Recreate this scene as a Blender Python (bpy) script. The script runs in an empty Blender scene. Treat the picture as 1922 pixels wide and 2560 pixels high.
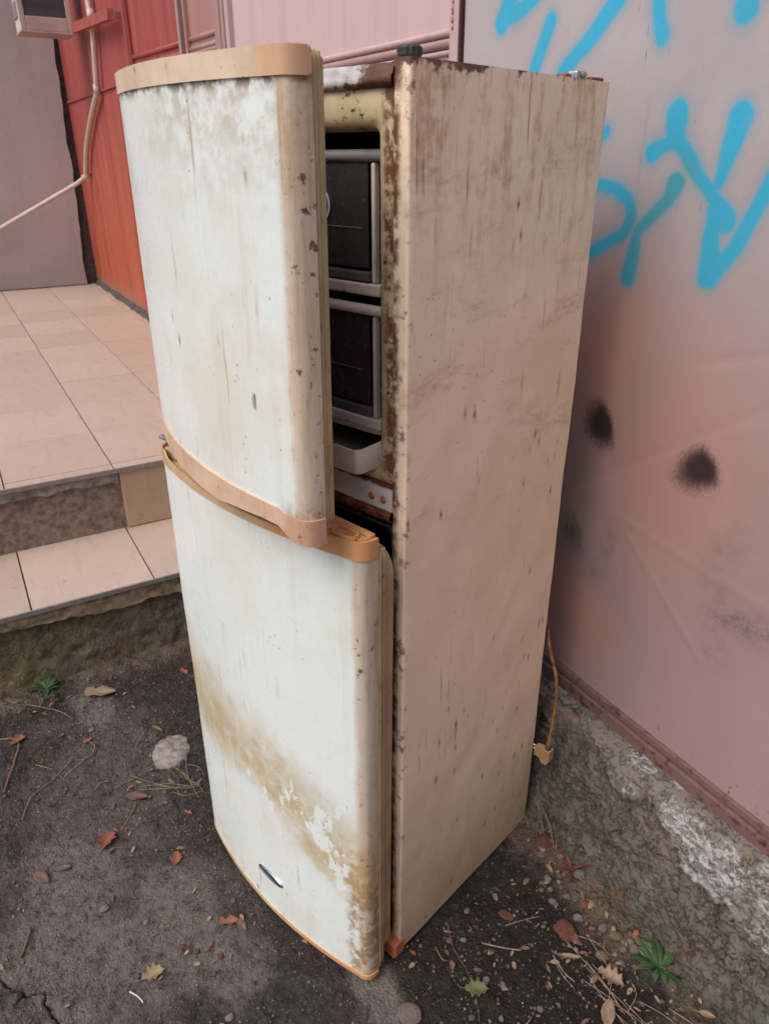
import bpy, bmesh, math, random
import numpy as np
from mathutils import Vector, Matrix
R = math.radians
scn = bpy.context.scene
COL = scn.collection
rnd = random.Random(7)

# ------------------------------------------------------------------ camera
F_PX, W_PX, H_PX = 1823.22, 1922.0, 2560.0
cam_d = bpy.data.cameras.new('camera')
cam = bpy.data.objects.new('camera', cam_d); COL.objects.link(cam)
cam_d.sensor_fit = 'VERTICAL'; cam_d.sensor_height = 36.0; cam_d.sensor_width = 27.0
cam_d.lens = F_PX / H_PX * 36.0
cam_d.clip_start = 0.02; cam_d.clip_end = 2000
right = Vector((0.4999, 0.8661, -0.0022)); down = Vector((0.3793, -0.2212, -0.8985))
fwd = right.cross(down).normalized(); right = right.normalized(); down = fwd.cross(right).normalized()
m3 = Matrix((right, -down, -fwd)).transposed()
cam.matrix_world = Matrix.Translation((0.917, -0.567, 1.667)) @ m3.to_4x4()
cam_d.dof.use_dof = True; cam_d.dof.focus_distance = 1.35; cam_d.dof.aperture_fstop = 9.0
scn.camera = cam

# ------------------------------------------------------------------ light
SUN_AZ, SUN_EL = R(168), R(52)          # azimuth clockwise from +Y
world = bpy.data.worlds.new('World'); scn.world = world; world.use_nodes = True
wt = world.node_tree
sky = wt.nodes.new('ShaderNodeTexSky'); sky.sky_type = 'NISHITA'; sky.sun_disc = False
sky.sun_elevation = SUN_EL; sky.sun_rotation = SUN_AZ
sky.air_density = 1.0; sky.dust_density = 4.0; sky.ozone_density = 1.0
bg = wt.nodes['Background']; wt.links.new(sky.outputs[0], bg.inputs[0]); bg.inputs[1].default_value = 0.15
sun_d = bpy.data.lights.new('sun', 'SUN'); sun_d.energy = 1.25; sun_d.angle = R(35); sun_d.color = (0.965, 0.985, 1.0)
sun = bpy.data.objects.new('sun', sun_d); COL.objects.link(sun)
sd = Vector((math.sin(SUN_AZ) * math.cos(SUN_EL), math.cos(SUN_AZ) * math.cos(SUN_EL), math.sin(SUN_EL)))
sun.rotation_euler = (-sd).to_track_quat('-Z', 'Y').to_euler(); sun.location = sd * 20
vs = scn.view_settings
vs.view_transform = 'Standard'; vs.look = 'None'; vs.gamma = 1.0; vs.exposure = 0.26; vs.use_curve_mapping = False

# ------------------------------------------------------------------ noise in numpy
def _h(ix, iy, seed):
    n = (ix.astype(np.int64) * 374761393 + iy.astype(np.int64) * 668265263 + seed * 1442695041) & 0xffffffff
    n = ((n ^ (n >> 13)) * 1274126177) & 0xffffffff
    return ((n ^ (n >> 16)) & 0xffffff) / float(0xffffff)
def vnoise(x, y, seed=0):
    x = np.asarray(x, float); y = np.asarray(y, float)
    ix = np.floor(x); iy = np.floor(y); fx = x - ix; fy = y - iy
    fx = fx * fx * fx * (fx * (fx * 6 - 15) + 10); fy = fy * fy * fy * (fy * (fy * 6 - 15) + 10)
    a = _h(ix, iy, seed); b = _h(ix + 1, iy, seed); c = _h(ix, iy + 1, seed); d = _h(ix + 1, iy + 1, seed)
    return (a + (b - a) * fx) * (1 - fy) + (c + (d - c) * fx) * fy
def fbm(x, y, octv=4, seed=0, gain=.5):
    t = 0; a = 1; s = 0
    for i in range(octv):
        t = t + a * vnoise(x * 2 ** i + 17.3 * i, y * 2 ** i - 9.1 * i, seed + i); s += a; a *= gain
    return t / s
def sstep(x, a, b):
    t = np.clip((x - a) / (b - a), 0, 1); return t * t * (3 - 2 * t)
def seg_sd(px, py, pts, rad):
    """signed distance to a chain of capsules; rad = number or one per point"""
    best = np.full(np.shape(px), 9.0)
    rr = rad if hasattr(rad, '__len__') else [rad] * len(pts)
    for i in range(len(pts) - 1):
        ax, ay = pts[i]; bx, by = pts[i + 1]
        dx, dy = bx - ax, by - ay
        t = np.clip(((px - ax) * dx + (py - ay) * dy) / (dx * dx + dy * dy + 1e-12), 0, 1)
        d = np.hypot(px - ax - t * dx, py - ay - t * dy) - (rr[i] + (rr[i + 1] - rr[i]) * t)
        best = np.minimum(best, d)
    return best

# ------------------------------------------------------------------ material helper
class S:
    def __init__(s, m, k): s.m = m; s.k = k
    def __add__(s, o): return s.m.math('ADD', s, o)
    def __radd__(s, o): return s.m.math('ADD', s, o)
    def __sub__(s, o): return s.m.math('SUBTRACT', s, o)
    def __rsub__(s, o): return s.m.math('SUBTRACT', o, s)
    def __mul__(s, o): return s.m.math('MULTIPLY', s, o)
    def __rmul__(s, o): return s.m.math('MULTIPLY', s, o)
class Mat:
    def __init__(self, name):
        self.mat = bpy.data.materials.new(name); self.mat.use_nodes = True
        self.t = self.mat.node_tree; self.b = self.t.nodes['Principled BSDF']
        self._P = None
    def put(self, v, inp):
        if isinstance(v, S): self.t.links.new(v.k, inp)
        elif hasattr(v, '__len__'):
            n = len(inp.default_value); v = tuple(v)
            inp.default_value = v if len(v) == n else v + (1.0,) * (n - len(v))
        else: inp.default_value = v
    def node(self, typ, out=0, ins=None, **props):
        n = self.t.nodes.new(typ)
        for k, v in props.items(): setattr(n, k, v)
        for k, v in (ins or {}).items(): self.put(v, n.inputs[k])
        return S(self, n.outputs[out])
    @property
    def P(self):
        if self._P is None: self._P = self.node('ShaderNodeTexCoord', 'Object')
        return self._P
    def math(self, op, a, b=0.0, clamp=False): return self.node('ShaderNodeMath', 0, {0: a, 1: b}, operation=op, use_clamp=clamp)
    def mul3(self, v, s, off=(0, 0, 0)): return self.node('ShaderNodeMapping', 0, {'Vector': v, 'Scale': s, 'Location': off})
    def noise(self, scale=5, detail=3, rough=.55, vec=None, dist=0.0, col=False):
        return self.node('ShaderNodeTexNoise', 1 if col else 0, {'Vector': vec or self.P, 'Scale': scale, 'Detail': detail, 'Roughness': rough, 'Distortion': dist})
    def voro(self, scale=5, vec=None, out=0, feature='F1', rand=1.0):
        return self.node('ShaderNodeTexVoronoi', out, {'Vector': vec or self.P, 'Scale': scale, 'Randomness': rand}, feature=feature)
    def ramp(self, x, a, b, lo=0.0, hi=1.0):
        return self.node('ShaderNodeMapRange', 0, {0: x, 1: a, 2: b, 3: lo, 4: hi}, interpolation_type='SMOOTHSTEP')
    def mix(self, f, a, b, mode='MIX'):
        n = self.t.nodes.new('ShaderNodeMix'); n.data_type = 'RGBA'; n.blend_type = mode; n.clamp_factor = True
        self.put(f, n.inputs[0]); self.put(a, n.inputs[6]); self.put(b, n.inputs[7]); return S(self, n.outputs[2])
    def xyz(self):
        n = self.t.nodes.new('ShaderNodeSeparateXYZ'); self.put(self.P, n.inputs[0]); return [S(self, o) for o in n.outputs]
    def attr(self, name, out=2): return self.node('ShaderNodeAttribute', out, attribute_name=name)
    def out(self, col, rough=.6, bump=None, bs=.3, bd=.002, metal=0.0, spec=.4, alpha=None, trans=None, sub=None):
        self.put(col, self.b.inputs['Base Color']); self.put(rough, self.b.inputs['Roughness'])
        self.put(metal, self.b.inputs['Metallic']); self.put(spec, self.b.inputs['Specular IOR Level'])
        if trans is not None: self.put(trans, self.b.inputs['Transmission Weight'])
        if alpha is not None: self.put(alpha, self.b.inputs['Alpha'])
        if bump is not None:
            nb = self.node('ShaderNodeBump', 0, {'Strength': bs, 'Distance': bd, 'Height': bump}); self.put(nb, self.b.inputs['Normal'])
        return self.mat
def lin(r, g, b):
    f = lambda c: (c / 255 / 12.92) if c <= 10 else ((c / 255 + .055) / 1.055) ** 2.4
    return (f(r), f(g), f(b))

# ------------------------------------------------------------------ mesh helpers
def obj(name, verts, faces, mat, parent=None, smooth=False, attrs=None, loc=None, rot=None):
    me = bpy.data.meshes.new(name)
    me.from_pydata([tuple(map(float, v)) for v in verts], [], [tuple(map(int, f)) for f in faces])
    if mat: me.materials.append(mat)
    if smooth: me.polygons.foreach_set('use_smooth', np.ones(len(me.polygons), bool))
    for k, v in (attrs or {}).items():
        a = me.attributes.new(k, 'FLOAT', 'POINT'); a.data.foreach_set('value', np.asarray(v, np.float32).ravel())
    me.update()
    o = bpy.data.objects.new(name, me); COL.objects.link(o)
    if parent: o.parent = parent
    if loc is not None: o.location = loc
    if rot is not None: o.rotation_euler = rot
    return o
def from_bm(name, bm, mat, parent=None, smooth=False):
    bmesh.ops.recalc_face_normals(bm, faces=bm.faces[:])
    me = bpy.data.meshes.new(name); bm.to_mesh(me); bm.free()
    if mat: me.materials.append(mat)
    if smooth: me.polygons.foreach_set('use_smooth', np.ones(len(me.polygons), bool))
    o = bpy.data.objects.new(name, me); COL.objects.link(o)
    if parent: o.parent = parent
    return o
def tag(o, label=None, cat=None, group=None, kind=None):
    for k, v in (('label', label), ('category', cat), ('group', group), ('kind', kind)):
        if v: o[k] = v
    return o
def thing(name, label, cat, loc=(0, 0, 0), rz=0.0, group=None):
    e = bpy.data.objects.new(name, None); COL.objects.link(e); e.location = loc; e.rotation_euler = (0, 0, rz)
    e.empty_display_size = .05
    return tag(e, label, cat, group)
def bm_box(bm, x0, x1, y0, y1, z0, z1, bev=0.0, seg=2):
    r = bmesh.ops.create_cube(bm, size=1.0); vs_ = r['verts']
    for v in vs_:
        v.co = Vector((x0 + (v.co.x + .5) * (x1 - x0), y0 + (v.co.y + .5) * (y1 - y0), z0 + (v.co.z + .5) * (z1 - z0)))
    if bev > 0:
        es = list({e for v in vs_ for e in v.link_edges})
        bmesh.ops.bevel(bm, geom=es, offset=bev, segments=seg, affect='EDGES', profile=.5)
def box(name, b, mat, parent=None, bev=.002, smooth=False, seg=2):
    bm = bmesh.new(); bm_box(bm, *b, bev=bev, seg=seg); return from_bm(name, bm, mat, parent, smooth)
def prism(name, pts, z0, z1, mat, parent=None, bev=0.0, axis='z', smooth=False):
    bm = bmesh.new()
    mp = {'z': lambda p, h: (p[0], p[1], h), 'y': lambda p, h: (p[0], h, p[1]), 'x': lambda p, h: (h, p[0], p[1])}[axis]
    lo = [bm.verts.new(mp(p, z0)) for p in pts]; hi = [bm.verts.new(mp(p, z1)) for p in pts]
    n = len(pts)
    for i in range(n): bm.faces.new((lo[i], lo[(i + 1) % n], hi[(i + 1) % n], hi[i]))
    f1 = bm.faces.new(lo[::-1]); f2 = bm.faces.new(hi)
    if bev:
        es = list(set(f1.edges) | set(f2.edges))
        bmesh.ops.bevel(bm, geom=es, offset=bev, segments=2, affect='EDGES', profile=.5)
    return from_bm(name, bm, mat, parent, smooth)
def tube_geo(pts, rad, sides=8, cap=True):
    pts = [Vector(p) for p in pts]; rr = rad if hasattr(rad, '__len__') else [rad] * len(pts)
    V = []; Fc = []; n = len(pts); up = Vector((.13, .27, .95)).normalized()
    for i, p in enumerate(pts):
        d = (pts[min(i + 1, n - 1)] - pts[max(i - 1, 0)]).normalized()
        a = d.cross(up)
        if a.length < 1e-3: a = d.cross(Vector((1, 0, 0)))
        a.normalize(); b = d.cross(a)
        for k in range(sides):
            t = 2 * math.pi * k / sides; V.append(p + (a * math.cos(t) + b * math.sin(t)) * rr[i])
    for i in range(n - 1):
        for k in range(sides):
            k2 = (k + 1) % sides; Fc.append((i * sides + k, i * sides + k2, (i + 1) * sides + k2, (i + 1) * sides + k))
    if cap: Fc.append(tuple(range(sides))[::-1]); Fc.append(tuple((n - 1) * sides + k for k in range(sides)))
    return V, Fc
def tube(name, pts, rad, mat, parent=None, sides=8):
    V, Fc = tube_geo(pts, rad, sides); return obj(name, V, Fc, mat, parent, smooth=True)
def smooth_pts(pts, n=6):
    P = [np.array(p, float) for p in pts]; out = []
    for i in range(len(P) - 1):
        p0 = P[max(i - 1, 0)]; p1 = P[i]; p2 = P[i + 1]; p3 = P[min(i + 2, len(P) - 1)]
        for k in range(n):
            t = k / n
            out.append(.5 * ((2 * p1) + (-p0 + p2) * t + (2 * p0 - 5 * p1 + 4 * p2 - p3) * t * t + (-p0 + 3 * p1 - 3 * p2 + p3) * t ** 3))
    out.append(P[-1]); return out
def gridf(nu, nv, wrap=False):
    i, j = np.meshgrid(np.arange(nu - 1), np.arange(nv - 1), indexing='ij'); a = (i * nv + j).ravel()
    return np.stack([a, a + nv, a + nv + 1, a + 1], 1)

# ================================================================== MATERIALS
RUST = (.075, .022, .010); TAN = (.36, .23, .12); DARK = (.05, .03, .02)
def enamel(name, base, tan=TAN, big=.5, streak=.5, drip=.8, speck=.8, extra=None, rough=.42, seed=0.0, sc=1.0):
    m = Mat(name); x, y, z = m.xyz()
    P = m.mul3(m.P, (1, 1, 1), (seed, seed * .7, seed * 1.3))
    b1 = m.noise(2.6 * sc, 6, .62, P); b2 = m.noise(9 * sc, 5, .65, P)
    cl = m.ramp(b1 * .6 + b2 * .4, .44, .66)
    col = m.mix(cl * big, base, tan)
    st = m.noise(1, 4, .6, m.mul3(P, (38, 38, 1.1))); st2 = m.noise(1, 3, .6, m.mul3(P, (110, 110, 2.4)))
    col = m.mix(m.ramp(st, .52, .78) * streak, col, (tan[0] * .9, tan[1] * .85, tan[2] * .75))
    gate = m.ramp(m.noise(5, 2, .5, P), .42, .62)
    hl = m.noise(1, 3, .65, m.mul3(P, (240, 240, 3.2), (5, 2, 1)))
    col = m.mix(m.ramp(hl, .56, .72) * streak * .5, col, (tan[0] * .55, tan[1] * .5, tan[2] * .45))
    col = m.mix(m.ramp(m.noise(75, 5, .75, P), .52, .66) * big * .4, col, tan)
    dr = m.ramp(st2 + (m.noise(25, 3, .6, P) - .5) * .12, .645, .695) * gate
    col = m.mix(dr * drip, col, m.mix(b2, (.17, .08, .032), (.36, .19, .07)))
    v = m.voro(42, m.mul3(P, (1, 1, .42)))
    vc = m.voro(42, m.mul3(P, (1, 1, .42)), 1)
    gt = m.node('ShaderNodeSeparateColor', 0, {0: vc})
    spg = m.ramp(m.noise(3.3, 3, .6, P), .46, .60)
    sp = m.ramp(v + (m.noise(120, 3, .6, P) - .5) * .22, .15, .06) * m.ramp(gt, .80, .85) * spg
    w_ = m.voro(115, m.mul3(P, (1, 1, .5))); wc = m.node('ShaderNodeSeparateColor', 1, {0: m.voro(115, m.mul3(P, (1, 1, .5)), 1)})
    sp = m.math('MAXIMUM', sp, m.ramp(w_, .17, .08) * m.ramp(wc, .72, .78) * gate * .9)
    v2 = m.ramp(m.noise(55, 4, .7, P), .70, .76) * m.ramp(m.noise(4, 2, .5, P), .5, .62)
    sm = m.math('MAXIMUM', sp, v2)
    wob = m.noise(18, 3, .6, P, 0, True)
    Pw = m.node('ShaderNodeVectorMath', 0, {0: m.mul3(P, (1, 1, .10)), 1: m.mul3(wob, (.004, .004, 0))}, operation='ADD')
    rv = m.voro(30, Pw); rc = m.node('ShaderNodeSeparateColor', 2, {0: m.voro(30, Pw, 1)})
    run = m.ramp(rv, .20, .04) * m.ramp(rc, .55, .75) * m.ramp(m.noise(1, 3, .6, m.mul3(P, (60, 60, 12))), .35, .62)
    col = m.mix(run * .62, col, m.mix(b2, (.50, .30, .12), (.36, .19, .07)))
    col = m.mix(m.ramp(v, .34, .10) * m.ramp(gt, .80, .85) * spg * .5, col, (.46, .24, .09))
    col = m.mix(sm * speck, col, m.mix(b2, (.05, .028, .018), (.17, .075, .03)))
    scr = m.ramp(m.noise(1, 2, .5, m.mul3(P, (90, 90, 5), (3, 1, 2)), .6), .70, .74) * m.ramp(b2, .4, .6)
    col = m.mix(scr * .35, col, (.74, .70, .62))
    rg = m.ramp(b2, .3, .7, rough - .05, rough + .2)
    h = b2 * .35 + m.noise(70, 3, .6, P) * .25 + sm * -.6 + dr * -.3 + m.noise(16, 4, .6, P) * .3
    if extra: col, h = extra(m, x, y, z, col, h, P)
    return m.out(col, rg, h, .36, .0020, spec=.45)

def door_upper_extra(m, x, y, z, col, h, P):
    n = m.noise(14, 5, .65, P); n2 = m.noise(30, 4, .7, P); nl = m.noise(4, 4, .6, P)
    # greasy handling dirt towards the free edge at the top
    top = m.ramp(z + n * .12 - .06, .40, .62) * m.ramp(x + n * .15, .22, .42) * m.ramp(n2, .36, .62)
    col = m.mix(top * .6, col, m.mix(n2, (.50, .34, .16), (.30, .18, .08)))
    tl = m.ramp(z, .578, .594) * m.ramp(n2, .42, .58)
    col = m.mix(tl * .9, col, (.08, .05, .03))
    lft = m.ramp(x + n * .1, .17, .03) * m.ramp(m.noise(1, 3, .6, m.mul3(P, (30, 30, 1.4))), .4, .62)
    col = m.mix(lft * .5, col, (.40, .33, .20))
    # nicotine-brown free edge
    ed = m.ramp(x + n * .014 - .007, .548, .566)
    col = m.mix(ed * .68, col, m.mix(n2, (.56, .39, .23), m.mix(m.ramp(z, .2, .6), (.42, .26, .14), (.36, .20, .08))))
    eb = m.noise(1, 4, .65, m.mul3(P, (70, 70, 6)))
    col = m.mix(ed * m.ramp(eb, .45, .7) * .5, col, (.34, .18, .075))
    col = m.mix(ed * m.ramp(eb, .45, .30) * .45, col, (.62, .50, .36))
    fl = ed * m.math('MAXIMUM', m.ramp(n2 + m.ramp(z, .25, .6) * .05, .65, .70), m.ramp(m.noise(85, 4, .7, P), .60, .66) * m.ramp(n, .42, .6))
    col = m.mix(fl * .9, col, (.10, .05, .022))
    bot = m.ramp(z + n * .05, .085, .045) * m.ramp(x, .50, .56)
    col = m.mix(bot * m.ramp(n2, .4, .6) * .8, col, (.22, .10, .04))
    return col, h + fl * -.5 + top * .2
def door_lower_extra(m, x, y, z, col, h, P):
    n = m.noise(9, 5, .65, P); n2 = m.noise(26, 5, .72, P); nl = m.noise(3.2, 4, .6, P)
    # slanting tide band of yellow-brown run-off
    band = z + m.ramp(x, .30, .62) * .15 - m.ramp(x, .10, .0) * .04 + (n - .5) * .16 + (nl - .5) * .14
    fade = m.ramp(band, .68, .49) * m.ramp(band, .335, .465)
    bite = m.ramp(m.noise(9, 6, .72, m.mul3(P, (1, 1, .5))), .555, .585)
    clean = bite * m.ramp(x, .20, .30)
    tide = fade * (1.0 - clean)
    col = m.mix(tide * m.ramp(n2 + n * .5, .45, .85, .40, 1.0) * .80, col, m.mix(n2, (.58, .43, .19), (.38, .245, .085)))
    col = m.mix(m.ramp(x + n * .1, .12, .02) * m.ramp(z, .62, .45) * .35, col, (.44, .34, .16))
    ed = m.ramp(x + n * .014 - .007, .576, .594)
    col = m.mix(ed * .62, col, m.mix(n2, (.48, .33, .18), (.38, .23, .11)))
    eb = m.noise(1, 4, .65, m.mul3(P, (70, 70, 5)))
    col = m.mix(ed * m.ramp(eb, .45, .7) * .45, col, (.36, .20, .09))
    col = m.mix(ed * m.ramp(eb, .45, .30) * .5, col, (.66, .55, .42))
    fl = ed * m.math('MAXIMUM', m.ramp(n2, .65, .70), m.ramp(m.noise(85, 4, .7, P), .60, .66) * m.ramp(n, .42, .6))
    col = m.mix(fl * .9, col, (.11, .055, .025))
    lo = m.ramp(x + (n - .5) * .09, .545, .575) * m.ramp(z + n * .3, .62, .35) * m.ramp(n2, .45, .55)
    col = m.mix(lo * .75, col, (.26, .14, .045))
    return col, h + fl * -.5 + clean * fade * -.4
def side_extra(m, x, y, z, col, h, P):
    n = m.noise(10, 5, .65, P); n2 = m.noise(32, 5, .72, P)
    top = m.ramp(z + (n - .5) * .6, 1.36, 1.86)
    sv = m.noise(1, 5, .7, m.mul3(P, (24, 24, 3.0)))
    col = m.mix(top * m.ramp(sv + (n2 - .5) * .6, .44, .68) * .72, col, m.mix(n2, (.60, .30, .085), (.38, .155, .03)))
    mid = m.ramp(z, .85, 1.3) * m.ramp(m.noise(1, 6, .68, m.mul3(P, (5, 5, 12)), .8), .50, .72) * m.ramp(m.noise(60, 5, .75, m.mul3(P, (1, .6, 1.4))), .32, .66)
    col = m.mix(mid * .6, col, (.38, .19, .065))
    edge = m.ramp(z + (n2 - .5) * .06 + (n - .5) * .03 - m.ramp(y, .1, .45) * .012, 1.768, 1.778)
    col = m.mix(edge * .95, col, m.mix(n, (.05, .018, .012), (.16, .05, .02)))
    dg = m.ramp(m.noise(1, 4, .6, m.mul3(P, (60, 55, 4))), .60, .70) * top
    col = m.mix(dg * .85, col, (.15, .065, .022))
    # rolled front edge and flange: rust working out from the inner seam
    inn = m.ramp(x + (n - .5) * .020, -.010, -.024) * m.ramp(n2, .36, .56)
    col = m.mix(inn * .95, col, m.mix(n, (.07, .022, .012), (.19, .062, .024)))
    fro = m.ramp(y, .020, .004)
    col = m.mix(fro * m.ramp(n2, .54, .66) * .8, col, (.15, .07, .035))
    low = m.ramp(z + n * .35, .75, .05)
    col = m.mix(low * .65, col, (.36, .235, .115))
    return col, h + edge * -.8 + dg * -.3
WHITE = (.73, .775, .755)
M_DOOR_U = enamel('upper_door_enamel', WHITE, (.60, .47, .29), .42, .20, .55, .9, door_upper_extra, .28, 1.0)
M_DOOR_L = enamel('lower_door_enamel', WHITE, (.60, .48, .29), .36, .20, .6, .9, door_lower_extra, .28, 5.0)
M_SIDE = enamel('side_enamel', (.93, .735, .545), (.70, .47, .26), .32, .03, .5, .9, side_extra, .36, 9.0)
M_CABTOP = enamel('cabinet_enamel', (.62, .60, .55), (.38, .25, .13), .6, .4, .6, 1.0, None, .45, 12.0)

def mk_rustrail():
    m = Mat('rusted_top_rail'); n = m.noise(9, 6, .7); n2 = m.noise(34, 5, .7); x, y, z = m.xyz()
    col = m.mix(m.ramp(n2, .35, .6), (.50, .47, .45), (.36, .33, .33))
    r = m.ramp(n + (n2 - .5) * .5 + m.ramp(x, -.16, -.03) * .20 + m.ramp(z, 1.758, 1.750) * .12, .60, .70)
    col = m.mix(r, col, m.mix(n2, (.035, .016, .014), (.17, .065, .03)))
    return m.out(col, .6, n2 + r * -.4, .8, .003)
M_RAIL = mk_rustrail()
def mk_liner():
    m = Mat('yellowed_liner'); n = m.noise(12, 5, .65); n2 = m.noise(50, 5, .72); x, y, z = m.xyz()
    col = m.mix(m.ramp(n, .35, .7), (.60, .49, .30), (.45, .33, .17))
    sp = m.ramp(m.noise(95, 3, .7), .60, .64) * m.ramp(n, .42, .58)
    col = m.mix(sp * .95, col, (.02, .012, .01))
    r = m.ramp(x + (m.noise(9, 5, .7) - .5) * .035 + (n2 - .5) * .012, -.056, -.040) * m.ramp(y, .03, .012)
    r = r * m.ramp(n2 + (m.noise(22, 4, .7) - .5) * .8, .36, .56)
    col = m.mix(r * .95, col, m.mix(n2, (.24, .075, .024), (.05, .017, .011)))
    lowr = m.ramp(z + n * .03, 1.222, 1.195)
    col = m.mix(lowr * m.ramp(n2, .35, .6) * .8, col, (.22, .085, .03))
    return m.out(col, .5, n * .6 + sp * -.5, .5, .002)
M_LINER = mk_liner()
def mk_cav():
    m = Mat('dark_cavity'); n = m.noise(10, 4, .6)  # dark brown-grey for the cavity walls and drawer floors
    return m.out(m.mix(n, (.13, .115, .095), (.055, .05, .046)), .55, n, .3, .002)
M_CAV = mk_cav()
def mk_crossbar():
    m = Mat('crossbar_enamel'); n = m.noise(16, 5, .65); n2 = m.noise(48, 5, .7); x, y, z = m.xyz()
    col = m.mix(m.ramp(n, .4, .7) * .5, (.68, .62, .57), (.50, .40, .30))
    e = m.math('MAXIMUM', m.ramp(z + (n2 - .5) * .012, 1.167, 1.174), m.ramp(z + (n2 - .5) * .008, 1.132, 1.127))
    col = m.mix(e, col, m.mix(n, (.16, .05, .02), (.04, .015, .012)))
    col = m.mix(m.ramp(n2, .70, .74), col, DARK)
    return m.out(col, .5, n2, .4, .0015)
M_CROSS = mk_crossbar()
def mk_rust(name='heavy_rust', a=(.30, .085, .026), b=(.045, .018, .013)):
    m = Mat(name); n = m.noise(45, 6, .75)
    return m.out(m.mix(m.ramp(n, .35, .65), a, b), .85, n, 1.0, .004)
M_RUST = mk_rust()
def plastic(name, a, b, spot=.5, rough=.45, edge=None):
    m = Mat(name); x, y, z = m.xyz(); n = m.noise(11, 5, .65); n2 = m.noise(40, 4, .7)
    st = m.noise(1, 3, .6, m.mul3(m.P, (60, 60, 5)))
    col = m.mix(m.ramp(n, .35, .68), a, b)
    if edge:
        col = m.mix(m.ramp(x + (n - .5) * .02, *edge[0]), col, m.mix(n2, edge[1], edge[2]))
    col = m.mix(m.ramp(n2, .58, .70) * m.ramp(n, .45, .6) * spot, col, (.20, .12, .07))
    col = m.mix(m.ramp(st, .6, .75) * .25 * spot, col, (.22, .14, .09))
    col = m.mix(m.ramp(m.noise(90, 3, .7), .69, .73) * spot, col, (.08, .05, .03))
    return m.out(col, rough, n2 * .5 + n * .4, .4, .0015, spec=.35)
M_CAP = plastic('faded_cap_plastic', (.70, .54, .40), (.58, .41, .28), 1.0, .45, ((.52, .55), (.64, .40, .24), (.56, .32, .18)))
M_CAP2 = plastic('yellowed_handle_plastic', (.60, .42, .24), (.50, .31, .16), .6, .45, ((.33, .47), (.62, .32, .14), (.54, .25, .10)))
M_CAP3 = plastic('pinkish_handle_plastic', (.66, .47, .33), (.55, .36, .24), .8, .42, ((.53, .545), (.58, .34, .23), (.50, .28, .18)))
M_ORANGE = plastic('orange_brown_plastic', (.46, .17, .065), (.36, .12, .045), .6)
M_GASKET = plastic('yellowed_gasket', (.50, .37, .20), (.40, .28, .145), .8, .6)
M_INNER = plastic('inner_door_plastic', (.48, .33, .19), (.38, .25, .14), .8, .5)
M_TRAY = plastic('pale_tray_plastic', (.74, .62, .52), (.66, .54, .44), .5, .4)
M_DRAWW = plastic('drawer_white_plastic', (.74, .62, .54), (.62, .50, .43), .7, .6)
M_DRAWG = plastic('drawer_grey_plastic', (.27, .235, .225), (.19, .165, .155), .7, .5)
def mk_smoke():
    m = Mat('smoky_drawer_plastic'); n = m.noise(40, 4, .7); sp = m.ramp(m.noise(120, 2, .5), .72, .75)
    m.out(alpha=.80, col=m.mix(sp * .5, m.mix(n, (.030, .028, .030), (.065, .060, .060)), (.35, .34, .33)), rough=m.ramp(n, .3, .7, .12, .35), spec=.5)
    return m.mat
M_SMOKE = mk_smoke()
M_SMOKEB = plastic('smoky_bar_plastic', (.15, .135, .13), (.10, .09, .088), .3, .3)
def simple(name, c, rough=.5, metal=0.0, var=.25, sc=30, bump=.3, spec=.4):
    m = Mat(name); n = m.noise(sc, 4, .65)
    return m.out(m.mix(m.ramp(n, .3, .7), tuple(k * (1 - var) for k in c), tuple(min(1, k * (1 + var)) for k in c)), rough, n, bump, .0015, metal, spec)
M_FOOT = simple('black_foot_rubber', (.035, .037, .035), .5)
M_CHROME = simple('tarnished_chrome', (.55, .57, .60), .22, 1.0, .3, 60)
M_BADGE = simple('badge_blue_grey', (.10, .13, .17), .25, .4)
M_STEEL = simple('dull_steel', (.42, .42, .41), .4, .8)
M_CORD = mk_rust('dirty_orange_cord', (.36, .16, .045), (.12, .05, .02))
M_PLUG = plastic('yellowed_plug', (.42, .28, .13), (.34, .21, .09), .9)
M_BLUE = simple('blue_sticker', (.02, .06, .30), .35)
M_WHITE = simple('white_plastic', (.66, .65, .62), .4)

def mk_ground():
    m = Mat('dirt_asphalt')
    d = m.attr('dust'); mo = m.attr('mortar'); cr = m.attr('crack'); dk = m.attr('dark_ground')
    n = m.noise(7, 6, .65); n2 = m.noise(45, 5, .7); n3 = m.noise(180, 3, .6)
    col = m.mix(m.ramp(n2, .3, .7), (.015, .0115, .0105), (.056, .045, .040))
    col = m.mix(m.ramp(n, .40, .66) * .7, col, (.042, .028, .020))
    col = m.mix(d * m.ramp(n2, .22, .58) * .85, col, (.150, .126, .112))
    col = m.mix(dk * .7, col, (.012, .009, .008))
    for scl, thr, c in ((150, .86, (.20, .18, .165)), (85, .86, (.15, .125, .11)), (230, .93, (.30, .27, .25))):
        v = m.voro(scl); vc = m.node('ShaderNodeSeparateColor', 0, {0: m.voro(scl, None, 1)})
        col = m.mix(m.ramp(v + (n3 - .5) * .3, .38, .24) * m.ramp(vc, thr, thr + .02) * m.ramp(n, .38, .62, .1, .85), col, c)
    col = m.mix(mo * m.ramp(n2, .25, .6) * .9, col, m.mix(n, (.21, .155, .11), (.13, .10, .065)))
    moss = m.ramp(m.noise(14, 4, .6), .56, .66) * mo
    col = m.mix(moss * .6, col, (.045, .055, .02))
    col = m.mix(m.ramp(cr, .003, -.001), col, (.012, .010, .009))
    return m.out(col, .9, n2 * .6 + n3 * .35 + m.voro(95) * -.4 + m.voro(240) * -.2, 1.0, .010, spec=.25)
M_GROUND = mk_ground()
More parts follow.
